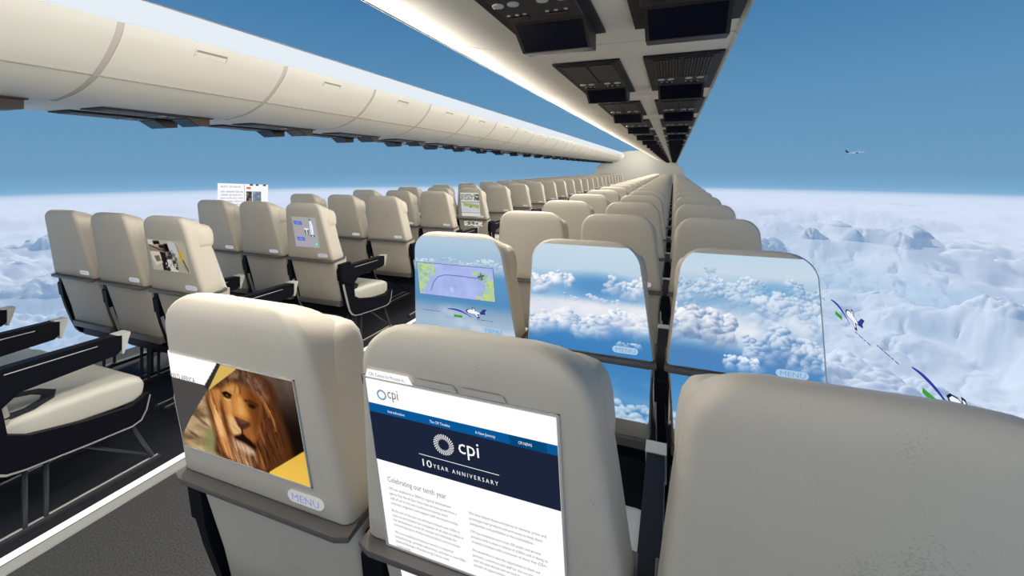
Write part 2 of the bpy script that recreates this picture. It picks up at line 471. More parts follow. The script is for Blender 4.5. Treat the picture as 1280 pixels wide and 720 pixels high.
# ------------------------------------------------------------------ seats
PITCH = .92; Y1 = .5633; NROW = 24; FULL = 10
XL = {'window': -3.522, 'middle': -3.035, 'aisle': -2.548}
XR = {'aisle': -.7994, 'middle': -.2953, 'window': .2089}
ROWN = ['nearest', 'second', 'third', 'fourth', 'fifth', 'sixth', 'seventh', 'eighth', 'ninth', 'tenth', 'eleventh', 'twelfth', 'thirteenth', 'fourteenth', 'fifteenth', 'sixteenth', 'seventeenth', 'eighteenth', 'nineteenth', 'twentieth', 'twenty-first', 'twenty-second', 'twenty-third', 'farthest']
SEAT = {}
protos = {}
for blk in 'LR': protos[blk] = build_seat_proto(blk)[0]

def simple_seat(blk):
    """far seats: a whole seat in one mesh"""
    dg = bpy.context.evaluated_depsgraph_get()
    mats = []; mb = MB()
    def walk(o):
        for ch in KIDS.get(o.name, []):
            base = ch.name.split('.')[0]
            if base not in ('seat_belt', 'trim_line', 'leg_brace', 'seat_pan', 'rail_strip', 'buckle'):
                m = ch.data.materials[0]
                if m not in mats: mats.append(m)
                mb.mi = mats.index(m)
                mb.add([v.co[:] for v in ch.data.vertices], [p.vertices[:] for p in ch.data.polygons])
            walk(ch)
    walk(protos[blk])
    return mb.mesh('airline_seat', mats, angle=45)
simple = {b: simple_seat(b) for b in 'LR'}

special = {
 ('R', 'aisle', 0): 'cream seat whose back screen shows a lion photo under WILD AFRICA',
 ('R', 'middle', 0): 'cream seat with a big white cpi web page on its back',
 ('R', 'window', 0): 'large plain beige seat back filling the lower right corner',
 ('R', 'aisle', 1): 'seat with a sky-print back showing a lavender route map',
 ('R', 'middle', 1): 'cloud-print seat back directly left of the narrow dark gap',
 ('R', 'window', 1): 'cloud-print seat back to the right of the narrow dark gap',
 ('L', 'aisle', 0): 'cream aisle seat at far left, only cushion with black belt visible',
 ('L', 'aisle', 1): 'cream seat with a photo of a laboratory bench on its back screen',
 ('L', 'aisle', 2): 'cream aisle seat whose back screen shows a cup and blue bars',
 ('L', 'aisle', 5): 'cream aisle seat with a white page and green picture on its back',
}
first = {'L': True, 'R': True}
for blk, cols in (('L', XL), ('R', XR)):
    grp = 'seats of the left block' if blk == 'L' else 'seats of the right block'
    side = 'left' if blk == 'L' else 'right'
    for r in range(NROW):
        for cn, x in cols.items():
            y = Y1 + PITCH * r - (.011 if blk == 'L' else 0)
            if r < FULL:
                if first[blk]: o = protos[blk]; first[blk] = False
                else: o = copy_tree(protos[blk])
                o.name = 'airline_seat'
            else:
                o = link('airline_seat', simple[blk])
            o.location = (x, y, 0)
            lab = special.get((blk, cn, r)) or 'plain cream seat, %s column of the %s seat block, %s row' % (cn, side, ROWN[r] if r < NROW - 1 else 'farthest')
            tag(o, lab, 'seat', grp)
            SEAT[blk, cn, r] = o
# end frames for the window-side seats, armrest there too
def extra_frame(blk, cn, sgn):
    base = protos[blk]
    for r in range(FULL):
        o = SEAT[blk, cn, r]
        half = (.227 if blk == 'L' else .2435)
        for nm in ('side_frame', 'armrest'):
            src = [c for c in KIDS[base.name] if c.name.split('.')[0] == nm][0]
            c = src.copy(); COL.objects.link(c); c.parent = o; c.scale.x = -1
            for k in KIDS.get(src.name, []):
                d = k.copy(); COL.objects.link(d); d.parent = c
            KIDS.setdefault(o.name, []).append(c)
extra_frame('R', 'window', 1); extra_frame('L', 'window', -1)
def kids(o, nm): return [c for c in KIDS.get(o.name, []) if c.name.split('.')[0] == nm]
def drop(o, root):
    for k in KIDS.get(o.name, []): bpy.data.objects.remove(k)
    KIDS[root.name].remove(o); bpy.data.objects.remove(o)

# MENU lettering on the near rows
for blk in 'LR':
    bt = button_text(None, blk)
    for (b, cn, r), o in SEAT.items():
        if b == blk and r < 3 and not (b == 'R' and cn == 'middle' and r == 0):
            btn = kids(o, 'menu_button')[0]
            part('menu_text', bt, btn)
drop(kids(SEAT['R', 'middle', 0], 'menu_button')[0], SEAT['R', 'middle', 0])

# ---- pictures on the seat backs
def vec_rear(blk, off):
    f = np.vectorize(lambda x, z: rear_y(x, z, blk))
    return lambda X, Z: f(X, Z) - off

def screen_frame(o, blk, x0, x1, z0, z1, t=.0022, m='cap', name='screen_frame'):
    mb = MB()
    def seg(xa, za, xb, zb):
        n = 2; secs = []
        d = np.array([xb - xa, zb - za]); d = d / np.linalg.norm(d) * t; nn = np.array([-d[1], d[0]])
        for i in range(n + 1):
            x = xa + (xb - xa) * i / n; z = za + (zb - za) * i / n
            y = rear_y(x, z, blk)
            e = (i * 2 - n) / n * d * .5
            secs.append([(x + e[0] + nn[0] * .5, y - .0035, z + e[1] + nn[1] * .5), (x + e[0] - nn[0] * .5, y - .0035, z + e[1] - nn[1] * .5), (x + e[0] - nn[0] * .5, y + .001, z + e[1] - nn[1] * .5), (x + e[0] + nn[0] * .5, y + .001, z + e[1] + nn[1] * .5)])
        mb.loft(secs)
    seg(x0, z0, x1, z0); seg(x1, z0, x1, z1); seg(x1, z1, x0, z1); seg(x0, z1, x0, z0)
    return part(name, mb.mesh(name, M[m], False), o)

# lion screen (features laid out on an unwarped plate)
def homog(src, dst):
    A = []; b = []
    for (x, y), (u, v) in zip(src, dst):
        A.append([x, y, 1, 0, 0, 0, -u * x, -u * y]); b.append(u)
        A.append([0, 0, 0, x, y, 1, -v * x, -v * y]); b.append(v)
    h = np.linalg.solve(np.array(A), np.array(b)); return np.append(h, 1).reshape(3, 3)
def fur(X, Y, fx, fy, ang, seed):
    c, n = math.cos(ang), math.sin(ang)
    return fbm((X * c + Y * n) * fx, (-X * n + Y * c) * fy, 3, seed)
ASP = 1.56
H = homog([(22, 38), (635, 178), (745, 690), (120, 478)], [(0, 0), (ASP, 0), (ASP, 1), (0, 1)])
def q(*pts):
    out = []
    for x, y in pts:
        w = H @ np.array([x, y, 1.0]); out.append((w[0] / w[2], w[1] / w[2]))
    return out
cv = Canvas(260, 170, ASP, (24, 14, 9))
X, Y = cv.X, cv.Y
def Q(pts, n=3):
    """smooth closed outline through the unwarped points"""
    P = [np.array(p) for p in q(*pts)]; out = []; L_ = len(P)
    for i in range(L_):
        p0, p1, p2, p3 = P[i - 1], P[i], P[(i + 1) % L_], P[(i + 2) % L_]
        for k in range(n):
            t = k / n; out.append(tuple(.5 * ((2 * p1) + (-p0 + p2) * t + (2 * p0 - 5 * p1 + 4 * p2 - p3) * t * t + (-p0 + 3 * p1 - 3 * p2 + p3) * t ** 3)))
    return out
def strands(seed, ax, ay, bend):
    """hair running down with a sideways bend"""
    return fbm((X + bend * Y * Y) * ax, Y * ay, 4, seed, .6)
# blurred background
cv.put(sstep(.50, .0, Y) * sstep(.85, 1.3, X) * (.5 + .5 * fbm(X * 4, Y * 4, 3, 3)), (118, 100, 88))
g = fbm(X * 3 + .4 * Y, Y * 9, 4, 11)
stone = np.stack([np.interp(g, [.25, .5, .75], [c0, c1, c2]) for c0, c1, c2 in ((104, 168, 205), (84, 140, 176), (58, 104, 134))], -1)
m = sstep(.70, .50, X); cv.c = cv.c * (1 - m[..., None]) + stone * m[..., None]
for c_ in ((165, 425, .07), (215, 372, .06), (180, 340, .05)): cv.ell(*q(c_[:2])[0], c_[2], .018, (84, 58, 42), .7, .7, .35)
cv.poly(Q(((215, 430), (262, 400), (300, 520), (250, 520), (220, 505))), (138, 140, 92), .06, .8)
# dark mane mass
cv.poly(Q(((350, 122), (440, 142), (530, 185), (575, 300), (625, 440), (660, 580), (640, 640), (500, 610), (420, 590), (320, 545), (270, 505), (280, 430), (248, 340), (230, 240), (280, 185))), (74, 40, 20), .04)
reg = cv.poly(Q(((340, 130), (440, 148), (520, 200), (560, 320), (610, 480), (600, 610), (330, 545), (262, 400), (236, 250), (285, 190))), (88, 49, 24), .06, .8)
h1 = strands(21, 34, 3.2, -.10); h2 = strands(33, 60, 5, -.16)
cv.put(reg * sstep(.52, .72, h1) * (1 - sstep(.95, 1.25, X) * .8), (172, 108, 58))
cv.put(reg * sstep(.50, .32, h2) * .75, (46, 24, 12))
# brow tuft
tf = cv.poly(Q(((350, 130), (430, 150), (500, 200), (515, 270), (460, 235), (420, 195), (355, 180), (300, 205), (315, 165))), (104, 74, 58), .06, .9)
cv.put(tf * sstep(.48, .62, fbm(X * 26 - Y * 12, Y * 10 + X * 6, 3, 61)) * .8, (150, 112, 88)); cv.put(tf * sstep(.48, .36, fbm(X * 26 - Y * 12, Y * 10 + X * 6, 3, 62)) * .8, (58, 36, 28))
# sunlit mane on the left
b1 = cv.poly(Q(((240, 228), (275, 210), (296, 235), (300, 300), (325, 370), (350, 440), (378, 550), (325, 530), (288, 440), (258, 330))), (196, 130, 72), .035)
cv.put(b1 * sstep(.50, .66, h1), (236, 184, 122)); cv.put(b1 * sstep(.46, .32, h2) * .85, (132, 78, 38))
b2 = cv.poly(Q(((296, 270), (318, 330), (345, 400), (362, 470), (366, 530), (345, 480), (318, 410), (298, 330))), (92, 46, 20), .03, .85)
b3 = cv.poly(Q(((345, 440), (400, 500), (470, 530), (455, 590), (400, 578), (362, 548))), (168, 122, 86), .05, .85)
cv.put(b3 * sstep(.50, .62, h2), (220, 178, 138)); cv.put(b3 * sstep(.48, .36, h1), (88, 58, 42))
# the face, warm light from the left
face = cv.poly(Q(((298, 225), (325, 195), (370, 190), (425, 210), (468, 255), (488, 320), (480, 400), (462, 462), (420, 470), (380, 440), (350, 400), (325, 335), (304, 280))), (178, 114, 56), .04)
fu, fv = X, Y
cv.put(face * sstep(.88, 1.08, X) * .9, (98, 50, 22))
cv.poly(Q(((306, 222), (345, 196), (380, 212), (378, 236), (340, 228))), (212, 156, 92), .04, .8)
cv.poly(Q(((318, 262), (345, 268), (352, 320), (345, 345), (326, 315))), (216, 158, 94), .04, .8)
cv.poly(Q(((352, 262), (385, 250), (408, 285), (428, 330), (424, 352), (385, 345), (362, 325))), (206, 138, 70), .04, .95)
cv.poly(Q(((375, 262), (392, 262), (410, 320), (398, 338), (376, 320))), (228, 168, 100), .03, .7)
cv.line(q((385, 200), (388, 235)), .014, (118, 70, 36), .8); cv.line(q((365, 205), (360, 228)), .010, (132, 82, 44), .6)
# eyes
cv.poly(Q(((305, 234), (322, 230), (342, 244), (340, 258), (324, 256), (310, 246))), (30, 16, 9), .014)
cv.ell(*q((326, 244))[0], .018, .014, (120, 76, 26), .4, .8); cv.line(q((304, 232), (322, 228), (344, 243)), .009, (20, 10, 6)); cv.line(q((312, 256), (326, 264), (342, 264)), .010, (232, 184, 126), .6)
cv.poly(Q(((425, 286), (440, 282), (462, 294), (458, 306), (438, 302))), (34, 16, 8), .02); cv.line(q((412, 268), (436, 272), (472, 290)), .014, (70, 34, 16), .8)
# muzzle, nose, mouth, chin
cv.poly(Q(((330, 338), (356, 345), (378, 380), (398, 404), (396, 426), (372, 436), (350, 415), (334, 375))), (226, 184, 128), .035, .95)
cv.poly(Q(((404, 404), (432, 404), (458, 432), (460, 462), (436, 470), (412, 440))), (158, 92, 46), .035, .95)
for k in range(5): cv.ell(*q((352 + k * 8, 385 + k * 7))[0], .006, .006, (120, 76, 44), .4, .7)
cv.poly(Q(((362, 342), (392, 356), (428, 370), (440, 384), (420, 400), (398, 404), (380, 386), (370, 364))), (74, 42, 34), .015)
cv.poly(Q(((372, 350), (396, 360), (422, 372), (400, 378), (382, 366))), (116, 74, 58), .015, .8)
cv.line(q((398, 402), (402, 424)), .010, (44, 22, 14)); cv.poly(Q(((364, 436), (384, 430), (402, 424), (420, 440), (450, 466), (470, 498), (440, 486), (408, 468), (380, 456))), (30, 14, 10), .016)
cv.poly(Q(((372, 458), (400, 468), (440, 492), (462, 518), (440, 526), (405, 508), (380, 486))), (216, 188, 162), .03, .95)
cv.put(cv.poly(Q(((372, 458), (400, 468), (440, 492), (462, 518), (440, 526), (405, 508), (380, 486))), (0, 0, 0), .03, 0) * sstep(.5, .4, h2) * .4, (130, 96, 74))
# a few lit locks on the shadow side
for pts, w_, c_ in ((((468, 232), (505, 290), (528, 345)), .009, (186, 116, 62)), (((490, 250), (530, 320), (556, 385)), .010, (206, 140, 80)), (((515, 300), (548, 360), (562, 412)), .011, (176, 108, 56)), (((455, 195), (495, 225), (520, 262)), .010, (140, 90, 60)), (((520, 380), (548, 450), (575, 520)), .010, (92, 52, 28)), (((495, 470), (515, 530), (530, 590)), .010, (104, 60, 32)), (((470, 500), (480, 560), (500, 600)), .010, (120, 74, 42))):
    cv.line(q(*pts), w_, c_, .65)
cv.c *= (1 + .16 * (strands(5, 70, 14, -.1)[..., None] - .5))
k_ = cv.c.copy(); k_[1:-1, 1:-1] = (cv.c[1:-1, 1:-1] * 2 + cv.c[:-2, 1:-1] + cv.c[2:, 1:-1] + cv.c[1:-1, :-2] + cv.c[1:-1, 2:]) / 6; cv.c = k_
# graphic overlays
cv.poly([(-.1, .2), q((240, 205))[0], q((150, 350))[0], (-.02, .92), (-.1, .95)], (76, 74, 72))
cv.poly([(q((275, 102))[0][0], -.02), (q((304, 110))[0][0], -.02), q((235, 222))[0], q((214, 196))[0]], (52, 48, 44))
cv.poly(q((296, 95), (366, 115), (362, 127), (234, 220)), (214, 180, 96))
cv.poly([q((538, 610))[0], q((700, 512))[0], (1.8, .6), (1.8, 1.2), (1.0, 1.2)], (226, 182, 76))
cv.c = np.where(((X > 1.0) & (cv.c[..., 2] < 90) & (cv.c[..., 0] > 200))[..., None], cv.c * (.86 + .2 * Y[..., None]), cv.c)
cv.poly([(-.1, -.1), (q((272, 100))[0][0] + .04, -.1), q((272, 102))[0], q((218, 195))[0], (-.1, q((45, 152))[0][1])], (255, 255, 255))
o = SEAT['R', 'aisle', 0]
x0, x1, z0, z1 = -.203, .157, .800, 1.0225
vr = vec_rear('R', .0025)
part('video_screen', cv.mesh('video_screen', lambda U, V: ((x0 + (x1 - x0) * U), vr(x0 + (x1 - x0) * U, z1 + (z0 - z1) * V), z1 + (z0 - z1) * V)), o)['label'] = 'screen with a photo of a lion and gold corners'
screen_frame(o, 'R', x0, x1, z0, z1)
mb = MB(); put_text(mb, 'WILD AFRICA', -.196, .9645, .0165, lambda x, z: rear_y(0, z, 'R') - .0031, width=.078)
part('caption_text', mb.mesh('caption_text', M['ink'], False), o)

# cpi page
o = SEAT['R', 'middle', 0]
yf = lambda x, z: rear_y(0, z, 'R')
def sheet(mb, x0, x1, z0, z1, off, nx=12, nz=14):
    vs = []; fs = []
    for j in range(nz + 1):
        for i in range(nx + 1):
            x = x0 + (x1 - x0) * i / nx; z = z0 + (z1 - z0) * j / nz; vs.append((x, yf(x, z) - off, z))
    for j in range(nz):
        for i in range(nx):
            a = j * (nx + 1) + i; fs.append((a, a + 1, a + nx + 2, a + nx + 1))
    mb.add(vs, fs)
PL, PR = -.181, .143
mb = MB(); sheet(mb, PL, PR, .733, 1.060, .0022); page = part('web_page_screen', mb.mesh('web_page_screen', M['white']), o)
page['label'] = 'white cpi web page with a navy banner'
mb = MB(); sheet(mb, PL, PR, .445, .712, .0022); page2 = part('web_page_screen', mb.mesh('web_page_screen', M['white']), o)
screen_frame(o, 'R', PL - .003, PR + .003, .734, 1.0635, .003)
mb = MB(); sheet(mb, PL, PR, 1.000, 1.0165, .0030); part('blue_bar', mb.mesh('blue_bar', M['bluebar']), page)
mb = MB(); sheet(mb, .070, .127, 1.000, 1.0165, .0034, 4, 3); part('blue_tab', mb.mesh('blue_tab', M['bluetab']), page)
mb = MB(); sheet(mb, PL, PR, .909, 1.001, .0030); part('navy_banner', mb.mesh('navy_banner', M['navy']), page)
T = lambda *a, **k: put_text(*a, yf=yf, yoff=.0042, **k)
mb = MB(); T(mb, 'cpi', -.1400, 1.0325, .026, width=.0205); part('logo_text', mb.mesh('logo_text', M['ink2'], False), page)
def ring(mb, cx, cz, r0, r1, n, off=.0040, gap=.35, tw=.5):
    for k in range(n):
        a = 2 * PI * k / n; w = 2 * PI / n * (1 - gap)
        pts = []
        for r, da in ((r0, tw), (r0, tw + w * .8), (r1, w), (r1, 0)):
            x = cx + r * math.sin(a + da); z = cz + r * math.cos(a + da); pts.append((x, yf(x, z) - off, z))
        mb.add(pts, [(0, 1, 2, 3)])
mb = MB(); ring(mb, -.1510, 1.0355, .0062, .0092, 40, gap=0, tw=0); part('logo_ring', mb.mesh('logo_ring', M['ring'], False), page)
mb = MB(); ring(mb, -.0430, .971, .0095, .0182, 28, gap=.55, tw=.35)
T(mb, 'cpi', -.0180, .9640, .037, width=.0350)
T(mb, '10', -.0905, .9220, .0190, width=.0170)
T(mb, 'YEAR ANNIVERSARY', -.0665, .9235, .0105, width=.1130, spacing=1.5)
mb.add([(x, yf(x, z) - .004, z) for x, z in ((-.0915, .9422), (.0490, .9422), (.0490, .9432), (-.0915, .9432))], [(0, 1, 2, 3)])
for t, x, w in (('Introduction', -.143, .032), ('The CPI Timeline', -.064, .036), ('A New Journey', .015, .033), ('CPI NEWS', .084, .021)):
    T(mb, t, x, 1.0055, .0068, width=w)
part('banner_text', mb.mesh('banner_text', M['white'], False), page)
mb = MB()
T(mb, 'Celebrating our tenth year', -.1625, .8705, .0150, width=.1135)
part('heading_text', mb.mesh('heading_text', M['ink2'], False), page)
mb = MB()
left = [(.8590, 'CPI was established in 2004 by regional development', .120), (.8490, 'agency One North East. Since then we have grown from a', .129), (.8395, 'staff of one to the two hundred and twenty seven', .112), (.8300, 'scientists, engineers and support staff we employ today.', .130),
        (.8150, 'By the end of the year we will have invested over £30m in', .131), (.8055, 'open access facilities for companies of all sizes to utilise in', .137), (.7960, 'the development, proof of concept and ultimately the', .124), (.7865, 'commercialisation of their new products and processes.', .130),
        (.7710, 'We have established national centres in industrial', .115), (.7615, 'biotechnology, printable electronics, and have a new £38m', .137), (.7520, 'National Biologics Manufacturing Centre under', .106), (.7425, 'construction.', .030)]
for z, t, w in left: T(mb, t, -.1620, z - .004, .0074, width=w)
right = [(.8565, 'We have helped these companies to develop, prove and', .128), (.8465, 'prototype new products and processes to keep them', .121), (.8370, 'competitive and profitable in the marketplace.', .107),
         (.8220, 'CPI has completed more than 350 public and private', .117), (.8125, 'projects with a value in excess of £300m and in doing so', .128), (.8030, 'created a business with a turnover of more than £25m.', .126),
         (.7865, 'We would like to take this opportunity to thank our', .115), (.7765, 'partners, customers and staff for the success we have had', .133), (.7670, 'over the past decade and we look forward to the next', .121), (.7575, 'decade of opportunities.', .056)]
for z, t, w in right: T(mb, t, -.0100, z - .001, .0074, width=w)
part('body_text', mb.mesh('body_text', M['ink'], False), page)
mb = MB()
for z, t, w in ((.682, 'These centres provide companies with expertise', .110), (.672, 'and equipment to prove their ideas at scale.', .100), (.662, 'Our teams work across the process industry.', .105)): T(mb, t, -.135, z, .0074, width=w)
part('body_text', mb.mesh('body_text', M['ink'], False), page2)
# browser tabs above the page
mb = MB(); pts = [(PL + .001, 1.0635), (-.088, 1.0635), (-.096, 1.078), (PL + .007, 1.078)]
mb.add([(x, yf(x, z) - .0030, z) for x, z in pts], [(0, 1, 2, 3)]); tb = part('page_tab', mb.mesh('page_tab', M['white'], False), o)
mb = MB(); T(mb, 'CPI: Centre for Process In...', PL + .010, 1.0672, .0085, width=.071); part('tab_text', mb.mesh('tab_text', M['ink'], False), tb)
for xa, xb in ((-.088, -.010), (-.008, .070)):
    mb = MB(); pts = [(xa, 1.066), (xb, 1.066), (xb - .006, 1.077), (xa + .006, 1.077)]
    mb.add([(x, yf(x, z) - .0026, z) for x, z in pts], [(0, 1, 2, 3)]); part('page_tab', mb.mesh('page_tab', M['tabghost'], False), o)['label'] = 'faint inactive beige tab'

# cloud-print skins
def heap(cv, u0, u1, top, depth, n, r0, r1, seed, hi=(255, 255, 255), sh=(130, 162, 204), alpha=.95, sun=(-.45, -.9), fade=.8, taper=.0):
    """cumulus heap: shaded round puffs stacked below a skyline top(u), back to front, ragged by noise"""
    rg = np.random.RandomState(seed); asp = cv.X.max()
    DX = (fbm(cv.X * 9, cv.Y * 9, 4, seed) - .5); DY = (fbm(cv.X * 9 + 5, cv.Y * 9 + 3, 4, seed + 1) - .5)
    us = rg.uniform(u0, u1, n); ds = rg.uniform(0, 1, n) ** 1.3
    order = np.argsort(ds); hi = np.array(hi, float); sh = np.array(sh, float)
    sl = math.hypot(*sun); sx_, sy_ = sun[0] / sl, sun[1] / sl
    for i in order:
        u, d = us[i], ds[i]; edge = min(1, (u - u0) / .08 + .3, (u1 - u) / .08 + .3) if taper else 1
        r = (r0 + (r1 - r0) * rg.rand()) * (.6 + .6 * d) * edge
        cy = top(u) + depth * d * edge + r * .5; cx = u * asp
        j0, j1 = int(max(0, (cy - 1.6 * r) * cv.h)), int(min(cv.h, (cy + 1.6 * r) * cv.h + 1)); i0, i1 = int(max(0, (cx - 1.6 * r) / asp * cv.w)), int(min(cv.w, (cx + 1.6 * r) / asp * cv.w + 1))
        if j1 <= j0 or i1 <= i0: continue
        w = (slice(j0, j1), slice(i0, i1))
        dx = (cv.X[w] - cx) / r + DX[w] * 1.3; dy = (cv.Y[w] - cy) / r + DY[w] * 1.3
        q_ = np.sqrt(dx * dx + dy * dy); m = 1 - sstep(.62, 1.0, q_)
        lit = np.clip(.50 + .62 * (dx * sx_ + dy * sy_) + .5 * (DX[w] + DY[w]) - .25 * d, 0, 1); lit = lit * lit * (3 - 2 * lit)
        low = 1 - sstep(.1, .9, dy) * .75
        m = (m * alpha * (1 - fade * d * d) * low)[..., None]
        cv.c[w] = cv.c[w] * (1 - m) + (sh + (hi - sh) * lit[..., None]) * m
def mist(cv, mask, col, seed, sc=2.0, lo=.35, hi_=.65):
    cv.put(mask * sstep(lo, hi_, fbm(cv.X * sc, cv.Y * sc * 1.6, 5, seed)), col)
def bump(a, b, c_, d, x): return sstep(a, b, x) * (1 - sstep(c_, d, x))
def vgrad(cv, stops):
    v = cv.V; r = np.stack([np.interp(v, [s[0] for s in stops], [s[1][k] for s in stops]) for k in range(3)], -1); cv.c = r
def skin(o, cv, blk='R', z0=SB + .008, z1=TOP - .014, name='display_skin', wfrac=.985, label=None):
    def fn(U, V):
        Z = z1 + (z0 - z1) * V
        if z0 > .72: W = np.vectorize(lambda z: shell_dims(z, blk)[0])(Z) - .004
        else: W = np.vectorize(lambda z: low_dims(z, blk)[0])(Z) - .008
        Xp = (U * 2 - 1) * W * wfrac
        return Xp, vec_rear(blk, .0015)(Xp, Z), Z
    p_ = part(name, cv.mesh(name, fn), o)
    if label: p_['label'] = label
    return p_
# B : middle seat, second row
cv = Canvas(200, 220, .9); U, V = cv.U, cv.V
vgrad(cv, [(0, (198, 218, 231)), (.22, (190, 212, 229)), (.36, (130, 176, 215)), (.46, (138, 182, 217)), (.56, (190, 208, 226)), (.66, (196, 208, 226)), (.76, (100, 154, 204)), (.86, (68, 132, 190)), (1, (62, 128, 188))])
cv.ell(.55, .36, .25, .10, (88, 146, 198), .7, .95)
heap(cv, -.05, .40, lambda u: .27 + .04 * math.sin(u * 17), .14, 90, .025, .055, 3, fade=.9)
heap(cv, .70, 1.05, lambda u: .27 + .03 * math.sin(u * 23), .16, 80, .022, .050, 4, fade=.9)
heap(cv, .30, .80, lambda u: .45 + .02 * math.sin(u * 19), .07, 40, .02, .04, 5, fade=.9, hi=(240, 245, 250))
mist(cv, bump(.46, .55, .62, .74, V) * .95, (236, 236, 244), 8, 1.6, .2, .5)
heap(cv, -.05, 1.05, lambda u: .60 + .07 * math.sin(u * 8 + 1) * math.cos(u * 5) + .02 * math.sin(u * 31), .20, 260, .028, .065, 11, sh=(112, 150, 198), fade=.95)
mist(cv, bump(.55, .60, .66, .74, V) * .55, (232, 232, 242), 9, 2.2, .4, .65)
heap(cv, .76, .92, lambda u: .855, .03, 16, .015, .03, 13, fade=.6, alpha=.6)
ob = SEAT['R', 'middle', 1]; skin(ob, cv, label='display skin printed with blue sky and white clouds')
cv = Canvas(120, 100, 1.2); U, V = cv.U, cv.V
vgrad(cv, [(0, (62, 128, 184)), (.4, (76, 140, 196)), (1, (70, 130, 184))])
heap(cv, -.05, 1.05, lambda u: .62 - .10 * u + .06 * math.sin(u * 9), .35, 130, .05, .11, 41, hi=(232, 240, 246), sh=(140, 176, 206), fade=.2, alpha=.7)
mist(cv, bump(.15, .3, .5, .7, V) * .35, (150, 190, 220), 42)
skin(ob, cv, z0=.425, z1=.708, wfrac=1.0)
def sky_button(o):
    b = kids(o, 'menu_button')[0]; b.data = b.data.copy(); b.data.materials[0] = M['button_sky']
    for k in kids(b, 'menu_text'): k.data = k.data.copy(); k.data.materials[0] = M['menu_sky']
sky_button(ob)
# C : window seat, second row
cv = Canvas(240, 220, 1.1); U, V = cv.U, cv.V
vgrad(cv, [(0, (190, 214, 232)), (.14, (200, 217, 231)), (.28, (158, 190, 219)), (.45, (150, 184, 214)), (.55, (180, 202, 224)), (.75, (160, 190, 218)), (.85, (84, 140, 192)), (1, (72, 136, 192))])
heap(cv, .18, .28, lambda u: .11, .03, 14, .012, .025, 20, hi=(196, 212, 226), sh=(140, 168, 198), alpha=.8)
heap(cv, -.05, 1.05, lambda u: .19 + .03 * math.sin(u * 21), .22, 330, .018, .045, 23, hi=(222, 234, 245), sh=(120, 158, 200), fade=.6)
cv.ell(.78, .26, .13, .06, (112, 166, 210), .7, .75); cv.ell(.30, .40, .14, .05, (120, 164, 206), .7, .6)
heap(cv, .55, 1.05, lambda u: .30 + .04 * math.sin(u * 15), .30, 200, .022, .055, 25, hi=(220, 231, 244), sh=(136, 168, 206), fade=.5)
mist(cv, bump(.36, .48, .62, .80, V) * bump(.1, .35, .85, 1.0, U) * .95, (234, 239, 247), 61, 1.8, .3, .6)
heap(cv, -.08, .42, lambda u: .44 + .16 * max(0, u - .12) + .02 * math.sin(u * 40), .26, 190, .035, .075, 29, hi=(255, 255, 255), sh=(104, 134, 178), fade=.7)
cv.ell(.16, .90, .34, .11, (78, 130, 186), .8, .9); cv.ell(.86, .76, .16, .15, (80, 124, 180), .8, .7)
heap(cv, .50, 1.05, lambda u: .66 - .12 * math.exp(-((u - .74) / .10) ** 2) + .02 * math.sin(u * 33), .30, 150, .03, .065, 37, hi=(224, 234, 247), sh=(92, 134, 186), fade=.85)
heap(cv, .38, .60, lambda u: .84, .10, 40, .02, .045, 39, hi=(246, 249, 255), sh=(120, 160, 206), fade=.8)
oc = SEAT['R', 'window', 1]; skin(oc, cv, label='display skin printed with piled white clouds over blue')
cv = Canvas(120, 100, 1.2); U, V = cv.U, cv.V
vgrad(cv, [(0, (66, 132, 186)), (.5, (90, 152, 204)), (1, (110, 165, 210))])
heap(cv, -.05, 1.05, lambda u: .55 + .08 * math.sin(u * 9), .4, 110, .05, .11, 47, hi=(228, 238, 246), sh=(140, 176, 210), fade=.2, alpha=.7)
skin(oc, cv, z0=.425, z1=.708, wfrac=1.0)
sky_button(oc); sky_button(SEAT['R', 'aisle', 1])
# A : route map seat
cv = Canvas(200, 220, .9); U, V = cv.U, cv.V
vgrad(cv, [(0, (182, 204, 222)), (.22, (160, 190, 214)), (.30, (168, 192, 216)), (.38, (96, 150, 198)), (.66, (84, 142, 188)), (.76, (140, 168, 196)), (.88, (165, 186, 208)), (1, (156, 184, 208))])
heap(cv, -.05, 1.05, lambda u: .22 + .02 * math.sin(u * 13), .06, 110, .014, .032, 71, hi=(222, 232, 242), sh=(140, 172, 204), fade=.9)
mist(cv, bump(.66, .80, 1.1, 1.3, V) * .8, (202, 212, 228), 77, 2.4, .35, .65)
oa = SEAT['R', 'aisle', 1]; skin(oa, cv, label='display skin of hazy blue sky with a route map')
mx0, mx1, mz0, mz1 = -.186, .157, .887, 1.026
cv = Canvas(170, 80, 2.4, (170, 184, 236)); U, V = cv.U, cv.V; X, Y = cv.X, cv.Y
cv.c += (fbm(X * 3, Y * 3, 4, 81)[..., None] - .5) * 26
n = fbm(X * 5, Y * 5, 5, 83)
landL = sstep(-.02, .02, .50 - X + (n - .5) * .6 - .38 * sstep(.3, 1, Y)); landR = sstep(-.02, .02, X - 1.98 + (n - .5) * .9 - .0 * Y) * sstep(.08, .25, Y + (n - .5))
for L_ in (landL, landR):
    cv.put(L_, (172, 206, 170)); cv.put(L_ * sstep(.5, .6, fbm(X * 11, Y * 11, 3, 85)), (196, 214, 130)); cv.put(L_ * sstep(.58, .64, fbm(X * 8, Y * 8, 3, 87)) * .6, (140, 176, 190))
cv.line([(.40, .86), (.50, .60), (.68, .40), (.90, .33), (1.35, .32), (1.85, .34), (2.05, .34)], .012, (96, 112, 176))
cv.ell(2.0, .30, .08, .10, (120, 150, 130), .5, .8); cv.line([(1.93, .30), (2.10, .24)], .02, (70, 90, 90)); cv.line([(2.02, .18), (2.04, .38)], .014, (70, 90, 90))
cv.poly([(1.0, .72), (1.12, .66), (1.16, .80), (1.06, .86)], (196, 208, 246), .03, .7)
